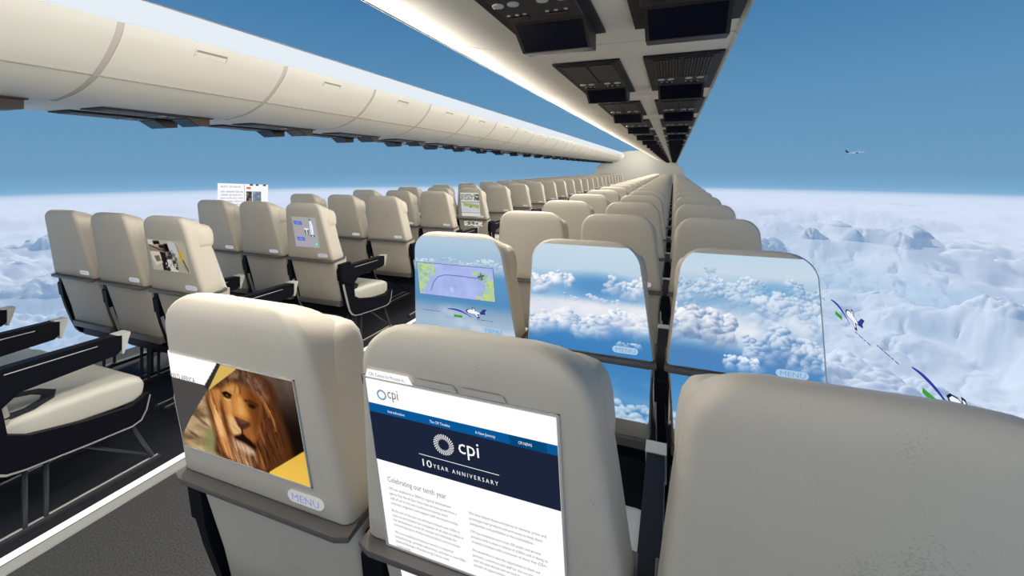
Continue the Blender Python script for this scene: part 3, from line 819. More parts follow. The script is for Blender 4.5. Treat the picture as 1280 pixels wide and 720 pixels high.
for e in (cv.V < .02, cv.V > .98, cv.U < .008, cv.U > .992): cv.put(e.astype(float), (96, 120, 170))
vr = vec_rear('R', .0030)
part('route_map_screen', cv.mesh('route_map_screen', lambda U, V: (mx0 + (mx1 - mx0) * U, vr(mx0 + (mx1 - mx0) * U, mz1 + (mz0 - mz1) * V), mz1 + (mz0 - mz1) * V)), oa)['label'] = 'lavender map with green coasts and a route line'

# the little swoosh + plane emblem, drawn flat in (u,v), used on seat A and on the side wall display
M['em_blue'] = emis('emblem_blue', tuple(lin([52, 62, 160])), 1)
M['em_dark'] = emis('emblem_outline', tuple(lin([30, 30, 78])), 1)
M['em_white'] = emis('emblem_white', tuple(lin([240, 244, 252])), 1)
M['em_green'] = emis('emblem_green', tuple(lin([60, 160, 60])), 1)
M['em_text'] = emis('emblem_text', tuple(lin([95, 110, 160])), 1)
def emblem(place):
    """place(u,v,layer)->xyz ; returns list of (name, mesh). u 0..1.6, v 0..0.5 (up)"""
    out = []
    mb = MB(); n = 18; vs = []; fs = []
    for i in range(n + 1):
        t = i / n; u = .36 + .62 * t; v = .26 + .10 * math.sin(PI * (t * .55 + .25)) - .16 * t * t
        w = .004 + .018 * math.sin(PI * min(1, t * 1.1)) + .006
        vs += [place(u, v - w, 1), place(u, v + w, 1)]
    for i in range(n): a = 2 * i; fs.append((a, a + 2, a + 3, a + 1))
    mb.add(vs, fs); out.append(('swoosh', mb.mesh('swoosh', M['em_blue'], False)))
    body = [(.86, .34), (.90, .40), (.98, .42), (1.10, .38), (1.20, .34), (1.28, .44), (1.36, .45), (1.31, .36), (1.33, .30), (1.24, .29), (1.12, .27), (1.00, .27), (.90, .29)]
    wing = [(1.02, .33), (1.12, .32), (1.18, .18), (1.13, .17)]
    wing2 = [(1.04, .37), (1.10, .38), (1.06, .46), (1.02, .46)]
    def poly(pts, lay, k=1.0):
        cx = sum(p[0] for p in pts) / len(pts); cy = sum(p[1] for p in pts) / len(pts)
        return [place(cx + (u - cx) * k, cy + (v - cy) * k, lay) for u, v in pts]
    def fan(mb, pts):
        mb.add(pts, [tuple(range(len(pts)))])
    mb = MB()
    for p_, k in ((body, 1.07), (wing, 1.25), (wing2, 1.3)): fan(mb, poly(p_, 2, k))
    out.append(('plane_outline', mb.mesh('plane_outline', M['em_dark'], False)))
    mb = MB()
    for p_, k in ((body[:5] + body[9:], .9), (wing, .7), (wing2, .7)): fan(mb, poly(p_, 3, k))
    out.append(('plane_body', mb.mesh('plane_body', M['em_white'], False)))
    mb = MB(); fan(mb, poly([(1.21, .34), (1.28, .43), (1.35, .44), (1.31, .36), (1.32, .31), (1.24, .30)], 3, .92)); out.append(('plane_tail', mb.mesh('plane_tail', M['em_blue'], False)))
    mb = MB(); fan(mb, poly([(.52, .10), (.74, .10), (.74, .18), (.52, .18)], 1)); out.append(('green_tag', mb.mesh('green_tag', M['em_green'], False)))
    for u0, u1, v in ((-.30, -.26, .20), (-.24, -.16, .20), (-.15, -.02, .20), (0, .05, .20), (.07, .14, .20), (1.12, 1.20, .10), (1.22, 1.34, .10), (1.36, 1.40, .10), (1.43, 1.52, .10)):
        mb = MB(); fan(mb, [place(u0, v, 1), place(u1, v, 1), place(u1, v + .020, 1), place(u0, v + .020, 1)]); out.append(('caption_mark', mb.mesh('caption_mark', M['em_text'], False)))
    return out
for nm, me in emblem(lambda u, v, l: (-.060 + .172 * (u - .36) / 1.0, rear_y(0, .80 + .13 * v, 'R') - .0030 - .0004 * l, .792 + .135 * v)): part(nm, me, oa)

# lab photo screen (left block, row 2 aisle)
cv = Canvas(110, 90, 1.4, (176, 168, 150)); X, Y = cv.X, cv.Y
g = fbm(X * 9, Y * 9, 4, 91)
cv.poly([(0, 0), (.25, 0), (.25, .16), (0, .2)], (200, 200, 180)); cv.poly([(0, .2), (.75, .25), (.8, .42), (0, .38)], (140, 126, 108), .02)
cv.poly([(.2, .05), (.45, .03), (.48, .13), (.22, .16)], (22, 20, 20), .02); cv.poly([(.4, .17), (.62, .14), (.66, .3), (.42, .25)], (36, 32, 30), .03)
cv.poly([(.62, .12), (.76, .1), (.8, .36), (.64, .36)], (14, 12, 14), .02); cv.line([(0, .18), (.35, .3), (.7, .36)], .018, (60, 48, 40))
cv.poly([(.78, .02), (1.1, .05), (1.12, .5), (.85, .5)], (188, 190, 192), .02)
cv.poly([(.02, .4), (.38, .38), (.46, .72), (.16, .86), (.04, .62)], (205, 196, 182), .01); cv.poly([(.14, .54), (.34, .5), (.38, .68), (.2, .72)], (112, 100, 84), .01)
cv.poly([(.4, .38), (.6, .4), (.66, .95), (.42, .98), (.44, .7)], (30, 22, 22), .02); cv.poly([(.6, .4), (.95, .38), (1.0, .62), (.68, .7)], (128, 122, 120), .03)
cv.put(sstep(.5, .56, g) * (X > .4) * (X < 1.02) * (Y > .3) * .85, (36, 34, 34)); cv.put(sstep(.46, .4, g) * (X > .55) * (X < 1.0) * (Y > .5), (206, 204, 200))
cv.poly([(1.0, .62), (1.3, .72), (1.4, 1.0), (1.0, 1.0)], (168, 160, 136), .03); cv.poly([(1.12, .28), (1.27, .3), (1.3, .62), (1.16, .64)], (206, 168, 60), .015); cv.line([(1.26, .6), (1.38, .95)], .02, (70, 56, 44)); cv.line([(1.08, .06), (1.3, .9)], .012, (122, 112, 100))
cv.c *= .94
o = SEAT['L', 'aisle', 1]; vr = vec_rear('L', .0025)
def rect_screen(o, cv, x0, x1, z0, z1, lab, name='video_screen'):
    part(name, cv.mesh(name, lambda U, V: (x0 + (x1 - x0) * U, vr(x0 + (x1 - x0) * U, z1 + (z0 - z1) * V), z1 + (z0 - z1) * V)), o)['label'] = lab
rect_screen(o, cv, -.146, .150, .848, 1.022, 'screen with a photo of laboratory equipment')
screen_frame(o, 'L', -.146, .150, .848, 1.022, .003)
# drinks screen (row 3)
cv = Canvas(100, 90, 1.1, (166, 166, 164)); X, Y = cv.X, cv.Y
cv.c += (sstep(0, 1, Y)[..., None] * np.array([4, -2, 12]))
for x_, y_ in ((.06, .13), (.10, .66)):
    cv.poly([(x_, y_), (x_ + .38, y_ + .015), (x_ + .39, y_ + .14), (x_ + .01, y_ + .125)], (98, 116, 206)); cv.line([(x_ + .13, y_ + .07), (x_ + .26, y_ + .075)], .012, (150, 164, 228))
cv.poly([(.50, .36), (.72, .36), (.69, .42), (.53, .42)], (236, 238, 242)); cv.poly([(.51, .42), (.71, .42), (.66, .62), (.56, .62)], (70, 78, 110)); cv.poly([(.58, .42), (.64, .42), (.63, .62), (.59, .62)], (216, 222, 232))
cv.poly([(.80, .12), (.88, .12), (.93, .30), (.91, .60), (.80, .62), (.78, .30)], (240, 246, 250), .01); cv.line([(.83, .2), (.85, .55)], .012, (150, 190, 220)); cv.ell(.86, .61, .10, .035, (60, 70, 92), .2); cv.ell(.86, .62, .04, .02, (225, 232, 240), .2); cv.ell(.82, .08, .05, .02, (90, 100, 130), .3)
cv.ell(.98, .88, .09, .07, (120, 188, 158), .3); cv.ell(.98, .88, .03, .03, (220, 235, 225), .3)
o = SEAT['L', 'aisle', 2]; rect_screen(o, cv, -.110, .118, .822, 1.050, 'screen showing a cup, a bottle and two blue bars')
# page with a green picture (row 6)
cv = Canvas(70, 90, .9, (212, 212, 206)); X, Y = cv.X, cv.Y
cv.put(((Y > .05) & (Y < .32)).astype(float), (150, 150, 142)); g = fbm(X * 14, Y * 14, 3, 97)
cv.put(((Y > .05) & (Y < .32)) * sstep(.46, .6, g), (214, 212, 204)); cv.put(((Y > .05) & (Y < .32) & (X > .6)) * sstep(.5, .4, g), (86, 84, 80))
cv.put(((Y > .42) & (Y < .82)).astype(float), (196, 196, 206)); cv.poly([(.08, .42), (.86, .50), (.88, .68), (.6, .6), (.3, .58), (.15, .56)], (156, 168, 96), .03); cv.ell(.47, .60, .05, .04, (110, 130, 90), .4)
cv.put(((Y > .38) & (Y < .405)).astype(float), (120, 120, 122)); cv.put(((Y > .84) & (Y < .865)).astype(float), (90, 92, 104))
o = SEAT['L', 'aisle', 5]; rect_screen(o, cv, -.143, .132, .765, 1.083, 'white page with a green picture')
cv = Canvas(70, 30, 2.2, (176, 176, 168)); X, Y = cv.X, cv.Y; g = fbm(X * 6, Y * 6, 3, 99); cv.put(sstep(.5, .58, g), (96, 96, 90)); cv.put(sstep(.46, .40, g), (226, 224, 216))
rect_screen(o, cv, -.128, .140, .625, .695, 'lower strip of the page')

# ------------------------------------------------------------------ the shell of the cabin
Y0C, YEND = -1.29, 23.30
XW0, XW1 = -3.98, .62
mb = MB(); mb.box(XW0, XW1, -1.3, YEND + .8, -.08, 0.0); tag(link('floor', mb.mesh('floor', M['floor'], False)), kind='structure')
mb = MB(); mb.box(-2.15, -1.08, -1.3, YEND, 0.0, .006); tag(link('aisle_carpet', mb.mesh('aisle_carpet', M['carpet'], False)), 'dark grey speckled carpet running along the aisle floor', 'carpet')
mb = MB(); mb.box(-2.245, -2.195, -1.3, YEND, 0.0, .016); st = link('floor_light_strip', mb.mesh('floor_light_strip', M['strip'], False)); tag(st, 'bright white light strip along the floor at the left edge of the aisle', 'light strip')
mb = MB(); mb.prism_x([(0, 0), (0, 1)], 0, 0) if False else None
mb.add([(-2.193, -1.3, 0), (-2.193, YEND, 0), (-2.193, YEND, .019), (-2.193, -1.3, .019), (-2.187, -1.3, .020), (-2.187, YEND, .020), (-2.150, -1.3, .012), (-2.150, YEND, .012), (-2.146, -1.3, 0), (-2.146, YEND, 0)],
       [(0, 1, 2, 3), (3, 2, 5, 4), (4, 5, 7, 6), (6, 7, 9, 8), (0, 3, 4, 6, 8), (1, 9, 7, 5, 2)])
part('strip_bezel', mb.mesh('strip_bezel', M['bezel'], False), st)
mb = MB(); mb.box(-2.194, -2.191, -1.3, YEND, .004, .0205); part('strip_edge', mb.mesh('strip_edge', M['black'], False), st)

# bulkhead at the far end
cx, cz, A, B, N = -1.78, .20, 2.43, 2.16, 2.35
mb = MB(); secs = []
def sup(t, k):
    c, s_ = math.cos(t), math.sin(t)
    return (cx + A * k * math.copysign(abs(c) ** (2 / N), c), cz + B * k * math.copysign(abs(s_) ** (2 / N), s_))
n = 64
for k, dy in ((1.0, -.02), (1.0, .0), (.985, .02), (.94, .10), (.84, .20), (.68, .30), (.48, .37), (.25, .41), (.02, .42)):
    secs.append([(max(-9, sup(2 * PI * j / n, k)[0]), YEND + .25 + dy, max(.0, sup(2 * PI * j / n, k)[1])) for j in range(n)])
secs.insert(0, [(x, YEND + .80, z) for x, _, z in secs[0]])
me = mb.loft(secs).mesh('wall_front', M['bulk'], angle=60)
tag(link('wall_front', me), kind='structure')

# left overhead bins
def sweep_y(mb, prof, y0, y1, close=False):
    """open/closed profile in (x,z) swept along y"""
    n = len(prof)
    mb.add([(x, y0, z) for x, z in prof] + [(x, y1, z) for x, z in prof], [(i, i + 1, n + i + 1, n + i) for i in range(n - 1)] + ([(n - 1, 0, n, 2 * n - 1)] if close else []))
def slab(mb, prof, y0, y1, t=.012):
    """profile with thickness towards the inside (-x,+z side given by offset normal)"""
    P = [np.array(p) for p in prof]; off = []
    for i, p in enumerate(P):
        d = P[min(i + 1, len(P) - 1)] - P[max(i - 1, 0)]; d = d / np.linalg.norm(d); off.append(p + np.array([-d[1], d[0]]) * t)
    poly = [tuple(p) for p in P] + [tuple(p) for p in reversed(off)]; n = len(poly)
    mb.add([(x, y0, z) for x, z in poly] + [(x, y1, z) for x, z in poly],
           [(i, (i + 1) % n, n + (i + 1) % n, n + i) for i in range(n)] + [(i, i + 1, n - 2 - i, n - 1 - i) for i in range(n // 2 - 1)] + [(n + i, n + n - 1 - i, n + n - 2 - i, n + i + 1) for i in range(n // 2 - 1)])
def smooth(pts, n=4):
    out = []
    P = [np.array(p, float) for p in pts]
    for i in range(len(P) - 1):
        p0, p1, p2, p3 = P[max(i - 1, 0)], P[i], P[i + 1], P[min(i + 2, len(P) - 1)]
        for k in range(n):
            t = k / n
            out.append(tuple(.5 * ((2 * p1) + (-p0 + p2) * t + (2 * p0 - 5 * p1 + 4 * p2 - p3) * t * t + (-p0 + 3 * p1 - 3 * p2 + p3) * t ** 3)))
    out.append(tuple(P[-1])); return out
door = smooth([(-2.637, 1.862), (-2.570, 1.912), (-2.503, 1.980), (-2.458, 2.040), (-2.434, 2.097)])
glow_band = smooth([(-2.434, 2.097), (-2.445, 2.150), (-2.470, 2.205), (-2.505, 2.245), (-2.535, 2.262)])
lower = smooth([(-3.010, 1.757), (-2.920, 1.765), (-2.820, 1.784), (-2.720, 1.818), (-2.642, 1.857)])
back = [(-3.010, 1.757), (-3.30, 1.757), (-3.60, 1.757), (-3.80, 1.82), (-3.92, 1.98), (-3.75, 2.20), (-3.30, 2.31), (-2.75, 2.30), (-2.535, 2.262)]
def bin_proto():
    root = link('overhead_bin', None); L = PITCH - .030
    d = MB(); slab(d, door, 0, L); part('bin_door', d.mesh('bin_door', M['bin'], angle=40), root)
    g = MB(); g.tube([(-2.6375, .002, 1.8595), (-2.6375, L - .002, 1.8595)], .0042, 6); part('door_seam', g.mesh('door_seam', M['latch_dark']), root)
    l = MB(); slab(l, lower, 0, L); part('lower_panel', l.mesh('lower_panel', M['bin'], angle=40), root)
    c = MB(); slab(c, glow_band, 0, PITCH); part('painted_glow_band', c.mesh('painted_glow_band', M['cove'], angle=40), root)  # upper band of the bin; the light on it is put into its emission
    b = MB(); sweep_y(b, list(reversed(back)), 0, PITCH); part('bin_housing', b.mesh('bin_housing', M['bin'], angle=30), root)
    j = MB(); off = [(x - .003, z + .003) for x, z in lower + door]; slab(j, off, L, PITCH, .010); part('joint_strip', j.mesh('joint_strip', M['bin_joint'], angle=40), root)
    t = MB(); t.tube([(-2.536, 0, 2.266), (-2.536, PITCH, 2.266)], .006); part('top_lip', t.mesh('top_lip', M['rail']), root)
    # latch: recessed frame + handle, on the door
    cy, lc = .425, np.array([-2.4565, 2.0440]); lt = np.array([.028, .057]); lt = lt / np.linalg.norm(lt); ln = np.array([lt[1], -lt[0]])
    def ob(mb, ya, yb, sa, sb, na, nb):
        """box lying on the slanted door: y range, range up the door, range outwards"""
        P = [lc + lt * a_ + ln * n_ for n_ in (na, nb) for a_ in (sa, sb)]
        mb.loft([[(P[i][0], y, P[i][1]) for i in (0, 1, 3, 2)] for y in (cy + ya, cy + yb)])
    la = MB()
    for v in ((-.092, .092, .017, .022), (-.092, .092, -.022, -.017), (-.092, -.085, -.022, .022), (.085, .092, -.022, .022)): ob(la, *v, -.012, .0035)
    f = part('latch_frame', la.mesh('latch_frame', M['bin'], False), root)
    la = MB(); ob(la, -.085, .085, .004, .017, -.012, .0015); part('latch_slot', la.mesh('latch_slot', M['latch_dark'], False), f)
    la = MB(); ob(la, -.082, .082, -.016, .003, -.012, .003); part('latch_handle', la.mesh('latch_handle', M['bin'], False), f)
    return root
def psu_proto(w, ribs, drop_=.056, nm='service_unit'):
    """passenger service unit, origin at the panel surface; y 0 near end .. .62 far end; hangs down (-z)"""
    root = link(nm, None); h = w / 2
    a = MB(); a.box(-h, h, 0, .62, -.006, .001); a.box(-h + .012, h - .012, .012, .608, -.008, -.005); part('unit_frame', a.mesh('unit_frame', M['psu2'], False), root)
    a = MB()
    if ribs:
        for s_ in (-1, 1):
            xa, xb = (-h + .028, -.005) if s_ < 0 else (.005, h - .028)
            n = 9
            for i in range(n):
                x = xa + (xb - xa) * (i + .5) / n; a.box(x - .0028, x + .0028, .03, .31, -.012, -.007)
    else:
        a.box(-h + .026, -.004, .03, .31, -.011, -.007); a.box(.004, h - .026, .03, .31, -.011, -.007)
    part('grille', a.mesh('grille', M['psu'], False), root)
    a = MB(); a.bbox(-h + .024, h - .024, .31, .455, -.012, -.006, .002); part('control_strip', a.mesh('control_strip', M['psu'], False), root)
    for x in (-.072, -.038, .026, .066):
        a = MB(); a.disc((x, .335, -.012), .0125, 14, .003); part('reading_lamp', a.mesh('reading_lamp', M['lens'], angle=30), root)
    for x in (-.072, -.052, -.034, .018, .038, .060):
        a = MB(); a.box(x - .0035, x + .0035, .395, .402, -.014, -.011); part('call_button', a.mesh('call_button', M['lens'], False), root)
    for x in (-.052, .038):
        a = MB(); a.box(x - .024, x + .024, .410, .422, -.014, -.011); part('vent_slot', a.mesh('vent_slot', M['glass'], False), root)
    # drop-down monitor
    mw = .083; a = MB()
    a.prism_x([(.458, -.006), (.466, -.012), (.546, -drop_ - .004), (.556, -drop_ - .003), (.612, -drop_ + .004), (.612, -.006)], -mw - .006, mw + .006)
    mo = part('drop_monitor', a.mesh('drop_monitor', M['psu'], angle=30), root)
    a = MB(); p0 = np.array([.466, -.0125]); p1 = np.array([.547, -drop_ - .0035]); d = p1 - p0; nn = np.array([d[1], -d[0]]) / np.linalg.norm(d) * .0015
    nn = nn if nn[1] < 0 else -nn
    q0 = p0 + d * .04 + nn; q1 = p1 - d * .04 + nn; r0 = p0 + d * .04 - nn; r1 = p1 - d * .04 - nn
    a.prism_x([tuple(q0), tuple(q1), tuple(r1), tuple(r0)], -mw + .003, mw - .003)
    part('monitor_screen', a.mesh('monitor_screen', M['glass'], False), mo)
    return root
binp = bin_proto(); SEAM = .34; NB = 25
ordn = ROWN[:-1] + ['twenty-fourth', 'twenty-fifth', 'twenty-sixth']
for k in range(-1, NB):
    o = binp if k == -1 else copy_tree(binp); o.name = 'overhead_bin'
    o.location = (0, SEAM + PITCH * k, 0)
    if o.location.y + PITCH > YEND + .3: o.scale.y = 1
    if k == -1: lab = 'cream overhead bin at the upper left corner, cut off by the frame'
    else: lab = 'cream overhead bin with latch on the left side, %s from the frame edge' % (ordn[k] if k else 'first')
    tag(o, lab, 'overhead bin', 'overhead bins along the left side')
pan_seam = .34
def panel_proto():
    root = link('overhead_bin', None); L = PITCH - .008; PZ = 1.765
    prof = smooth([(.155, PZ + .02), (.155, PZ + .004), (.150, PZ), (0, PZ), (-.25, PZ), (-.40, PZ + .001), (-.50, PZ + .010), (-.60, PZ + .030), (-.70, PZ + .060), (-.780, PZ + .096)], 4)
    a = MB(); slab(a, list(reversed(prof)), 0, L, .008); part('bin_underside', a.mesh('bin_underside', M['panel'], angle=40), root)
    a = MB(); slab(a, [(x, z + .003) for x, z in reversed(prof[3:])], L, PITCH, .006); part('joint_strip', a.mesh('joint_strip', M['bin_joint'], angle=40), root)
    a = MB(); slab(a, [(-.812, PZ + .112), (-.796, PZ + .1035), (-.780, PZ + .0960)], 0, PITCH, .008); part('cove_glow', a.mesh('cove_glow', M['covew'], angle=40), root)
    a = MB(); a.tube([(-.814, 0, PZ + .114), (-.814, PITCH, PZ + .114)], .005); part('edge_lip', a.mesh('edge_lip', M['ledge']), root)
    a = MB(); a.box(.154, .160, 0, PITCH, PZ + .001, PZ + .026); part('edge_trim', a.mesh('edge_trim', M['cap'], False), root)
    a = MB(); sweep_y(a, smooth([(-.812, PZ + .118), (-.80, 1.98), (-.72, 2.10), (-.45, 2.18), (-.10, 2.15), (.10, 2.02), (.150, PZ + .02)], 3), 0, PITCH); part('bin_housing', a.mesh('bin_housing', M['bin']), root)
    return root
pp = panel_proto()
for k in range(-1, NB):
    o = pp if k == -1 else copy_tree(pp); o.name = 'overhead_bin'; o.location = (0, pan_seam + PITCH * k, 0)
    tag(o, 'beige bin underside with lit left edge above the right seats, %s along' % ordn[k + 1], 'overhead bin', 'overhead bins above the right block')
pr = {'R': psu_proto(.237, True), 'L': psu_proto(.225, False)}
for side_, xx in (('L', -.278), ('R', .027)):
    for k in range(-1, 24):
        o = pr[side_] if k == -1 else copy_tree(pr[side_]); o.name = 'service_unit'; o.location = (xx, 1.43 + PITCH * k, 1.7635)
        tag(o, 'dark lamp and monitor unit, %s column above the right seats, %s away' % ('left' if side_ == 'L' else 'right', ordn[k + 1]), 'service unit', 'service units in the ceiling panel')
for col, xx in (('inner', -3.133), ('outer', -3.473)):
    for k in range(-2, 24):
        o = copy_tree(pr['L']); o.name = 'service_unit'; o.location = (xx, 1.46 + PITCH * k, 1.7555)
        tag(o, 'dark monitor unit hanging under the left bins, %s line, %s away' % (col, 'nearest' if k < -1 else ordn[k + 2]), 'service unit', 'service units under the left bins')

# ------------------------------------------------------------------ graphics shown on the side walls
for k, (y, nm) in enumerate(((2.90, 'farther'), (2.02, 'nearer'))):
    o = link('wall_graphic', None, loc=(.83, y, .580))
    for nm2, me in emblem(lambda u, v, l: (-.0006 * l, -.45 * (u - .36), .26 * v)): part(nm2, me, o)
    tag(o, 'blue swoosh with small white plane on the right wall, the %s one' % nm, 'wall graphic', 'plane emblems on the right wall')
cv = Canvas(130, 70, 1.9, (250, 250, 252)); X, Y = cv.X, cv.Y
for i, y_ in enumerate((.10, .26, .36, .46, .56, .66, .76, .86)):
    cv.put(((np.abs(Y - y_) < .022) & (X > .10) & (X < (.80 if i == 0 else .90)) & (vnoise(X * 40, Y * 0 + i, 5) > .3)).astype(float), (196, 202, 206))
cv.line([(.96, 0), (.96, 1)], .006, (190, 120, 140))
cv.put(((Y < .045) & (X > 1.02) & (X < 1.82) & (vnoise(X * 9, Y * 0, 6) > .35)).astype(float), (96, 60, 66))
cv.poly([(1.04, .09), (1.20, .09), (1.20, .16), (1.04, .16)], (238, 110, 90)); cv.poly([(1.03, .24), (1.24, .24), (1.24, .66), (1.03, .66)], (62, 58, 56)); cv.poly([(1.27, .24), (1.62, .24), (1.62, .64), (1.27, .64)], (112, 128, 148))
g = fbm(X * 12, Y * 12, 3, 7); cv.put(((X > 1.03) & (X < 1.62) & (Y > .24) & (Y < .65)) * sstep(.5, .6, g) * .5, (190, 196, 204))
o = link('wall_screen', cv.mesh('wall_screen', lambda U, V: (U * 0 - 3.942, 2.755 + .527 * U, 1.272 - .034 * U - .30 * V)))
tag(o, 'white web page shown on the left wall above the seat tops', 'wall screen')

# ------------------------------------------------------------------ distant aircraft
def aircraft():
    root = link('airliner', None)
    mb = MB(); secs = []
    for x, r in ((-18, .3), (-16, .9), (-11, 1.7), (-5, 2.0), (8, 2.0), (14, 1.9), (17, 1.2), (18.5, .3)):
        secs.append([(x, r * math.cos(t), r * math.sin(t) + (.9 if x < -12 else 0)) for t in (2 * PI * k / 12 for k in range(12))])
    w = mat('aircraft_white', (.8, .82, .85), .4); dk = mat('aircraft_tail_blue', (.03, .06, .14), .5)
    part('fuselage', mb.loft(secs).mesh('fuselage', w), root)
    for s_ in (-1, 1):
        mb = MB(); mb.loft([[(5, s_ * 1.5, -.9), (-2, s_ * 1.5, -.9), (-2, s_ * 1.5, -.3), (5, s_ * 1.5, -.3)], [(-5, s_ * 17, 1.2), (-7, s_ * 17, 1.2), (-7, s_ * 17, 1.4), (-5, s_ * 17, 1.4)]])
        part('wing', mb.mesh('wing', w, False), root)
        mb = MB(); mb.loft([[(-14, s_ * .5, 1), (-17, s_ * .5, 1), (-17, s_ * .5, 1.3), (-14, s_ * .5, 1.3)], [(-17.5, s_ * 6, 1.6), (-19, s_ * 6, 1.6), (-19, s_ * 6, 1.75), (-17.5, s_ * 6, 1.75)]])
        part('tailplane', mb.mesh('tailplane', dk, False), root)
        mb = MB(); mb.tube([(4, s_ * 6, -1.6), (3, s_ * 6, -1.6), (0, s_ * 6, -1.6)], [1.0, 1.1, .8], 10); part('engine', mb.mesh('engine', dk), root)
    mb = MB(); mb.prism_x([(0, 0)], 0, 0) if False else None
    mb.add([(-12, -.2, 2), (-17, -.2, 1.5), (-20, -.2, 8), (-17.5, -.2, 8), (-12, .2, 2), (-17, .2, 1.5), (-20, .2, 8), (-17.5, .2, 8)], [(0, 1, 2, 3), (7, 6, 5, 4), (0, 4, 5, 1), (1, 5, 6, 2), (2, 6, 7, 3), (3, 7, 4, 0)])
    part('tail_fin', mb.mesh('tail_fin', dk, False), root)
    return root
f_, yaw_, pit_ = 536.97, .3600, 0.0
PYC = 210.87
CZ = 1.4048
Fv = np.array([-math.sin(yaw_) * math.cos(pit_), math.cos(yaw_) * math.cos(pit_), -math.sin(pit_)])
Rv = np.array([math.cos(yaw_), math.sin(yaw_), 0]); Uv = np.cross(Rv, Fv)
d = Fv * f_ + Rv * (1070 - 640) - Uv * (190.5 - PYC); d /= np.linalg.norm(d)
ac = aircraft(); ac.location = tuple(np.array([0, 0, CZ]) + d * 1150); ac.rotation_euler = (math.radians(5), math.radians(-6), yaw_ - math.radians(42)); ac.scale = (.9, .9, .9)
tag(ac, 'tiny white airliner with dark tail flying in the blue sky at right', 'aircraft')

# ------------------------------------------------------------------ cloud deck below
H0 = 100.0; RF = 1760.0
az = np.concatenate([np.linspace(math.radians(-62), math.radians(64), 1200), np.linspace(math.radians(66), math.radians(296), 130)])
inv = np.concatenate([np.linspace(1 / 60.0, 1 / 160.0, 30)[:-1], np.linspace(1 / 160.0, 1 / RF, 540)]); rr = 1 / inv
AZ, RR = np.meshgrid(az, rr)
PX = -np.sin(AZ + .36) * RR; PY = np.cos(AZ + .36) * RR
def domes(x, y, o, seed, g=.5):
    """heaps of rounded cells"""
    t = 0; a = 1; n = 0
    for i in range(o):
        c, m = math.cos(i * 1.3 + seed), math.sin(i * 1.3 + seed); u, v = (x * c - y * m) * 2 ** i + 31.7 * i, (x * m + y * c) * 2 ** i - 12.3 * i
        iu, iv = np.floor(u), np.floor(v); d = np.full(np.shape(u), 9.0)
        for du in (-1, 0, 1):
            for dv in (-1, 0, 1):
                cu, cv_ = iu + du, iv + dv
                px = cu + .15 + .7 * _hash(cu, cv_, seed * 7 + i); py = cv_ + .15 + .7 * _hash(cu, cv_, seed * 13 + i + 99)
                d = np.minimum(d, (u - px) ** 2 + (v - py) ** 2)
        t = t + a * np.sqrt(np.clip(1 - d, 0, 1)); n += a; a *= g
    return t / n
wx = (fbm(PX / 60, PY / 60, 3, 201) - .5) * 40; wy = (fbm(PX / 60 + 7, PY / 60, 3, 211) - .5) * 40
cov = fbm(PX / 260, PY / 260, 4, 221)
hm = sstep(.38, .55, fbm(PX / 130, PY / 130, 4, 223))                     # where heaps stand
dm = domes((PX + wx) / 40, (PY + wy) / 40, 4, 231, .55)
soft = fbm(PX / 34, PY / 34, 5, 233)
towmask = sstep(.44, .56, fbm(PX / 150, PY / 150, 4, 251)) * sstep(240, 380, RR) * sstep(1500, 900, RR)
tm = sstep(.56, .86, domes((PX + wx * .4) / 15, (PY + wy * .4) / 15, 2, 241, .5)) * towmask
far = sstep(900, 450, RR)
hgt = hm * (dm - .3) * 44 * (.22 + .78 * far) + (soft - .5) * 12 + tm * 17 + (cov - .5) * 30 * (.3 + .7 * far)
dens = sstep(.34, .58, cov + (soft - .5) * .45 + hm * .20)
dens = np.maximum(dens, .18 + .4 * sstep(.35, .65, soft)) * (1 - .35 * tm)
dens = np.maximum(dens, sstep(700, 1250, RR) * .92) * (1 - sstep(1350, RF * .985, RR))
co = np.stack([PX, PY, CZ - H0 + hgt - 12 * sstep(900, RF, RR) * 0], -1).reshape(-1, 3)
h_, w_ = PX.shape; idx = np.arange(h_ * w_).reshape(h_, w_)
nx = np.roll(idx, -1, axis=1)
qd = np.stack([idx[:-1], nx[:-1], nx[1:], idx[1:]], -1).reshape(-1, 4)
me = bpy.data.meshes.new('cloud_deck'); me.vertices.add(len(co)); me.vertices.foreach_set('co', co.ravel())
me.loops.add(qd.size); me.loops.foreach_set('vertex_index', qd.ravel().astype(np.int32))
me.polygons.add(len(qd)); me.polygons.foreach_set('loop_start', np.arange(0, qd.size, 4, dtype=np.int32)); me.update(calc_edges=True)
at = me.attributes.new('dens', 'FLOAT', 'POINT'); at.data.foreach_set('value', dens.ravel().astype(np.float32)); me.shade_smooth()
m = bpy.data.materials.new('cloud_white'); m.use_nodes = True; nt = m.node_tree; nt.nodes.clear()
a = nt.nodes.new('ShaderNodeAttribute'); a.attribute_name = 'dens'
df = nt.nodes.new('ShaderNodeBsdfDiffuse'); df.inputs[0].default_value = (.93, .94, .96, 1)
tl = nt.nodes.new('ShaderNodeBsdfTranslucent'); tl.inputs[0].default_value = (.93, .94, .96, 1)
tr = nt.nodes.new('ShaderNodeBsdfTransparent')
mx0_ = nt.nodes.new('ShaderNodeMixShader'); mx0_.inputs[0].default_value = .25
nt.links.new(df.outputs[0], mx0_.inputs[1]); nt.links.new(tl.outputs[0], mx0_.inputs[2])
mx = nt.nodes.new('ShaderNodeMixShader'); nt.links.new(a.outputs['Fac'], mx.inputs[0]); nt.links.new(tr.outputs[0], mx.inputs[1]); nt.links.new(mx0_.outputs[0], mx.inputs[2])
ou = nt.nodes.new('ShaderNodeOutputMaterial'); nt.links.new(mx.outputs[0], ou.inputs[0]); me.materials.append(m)
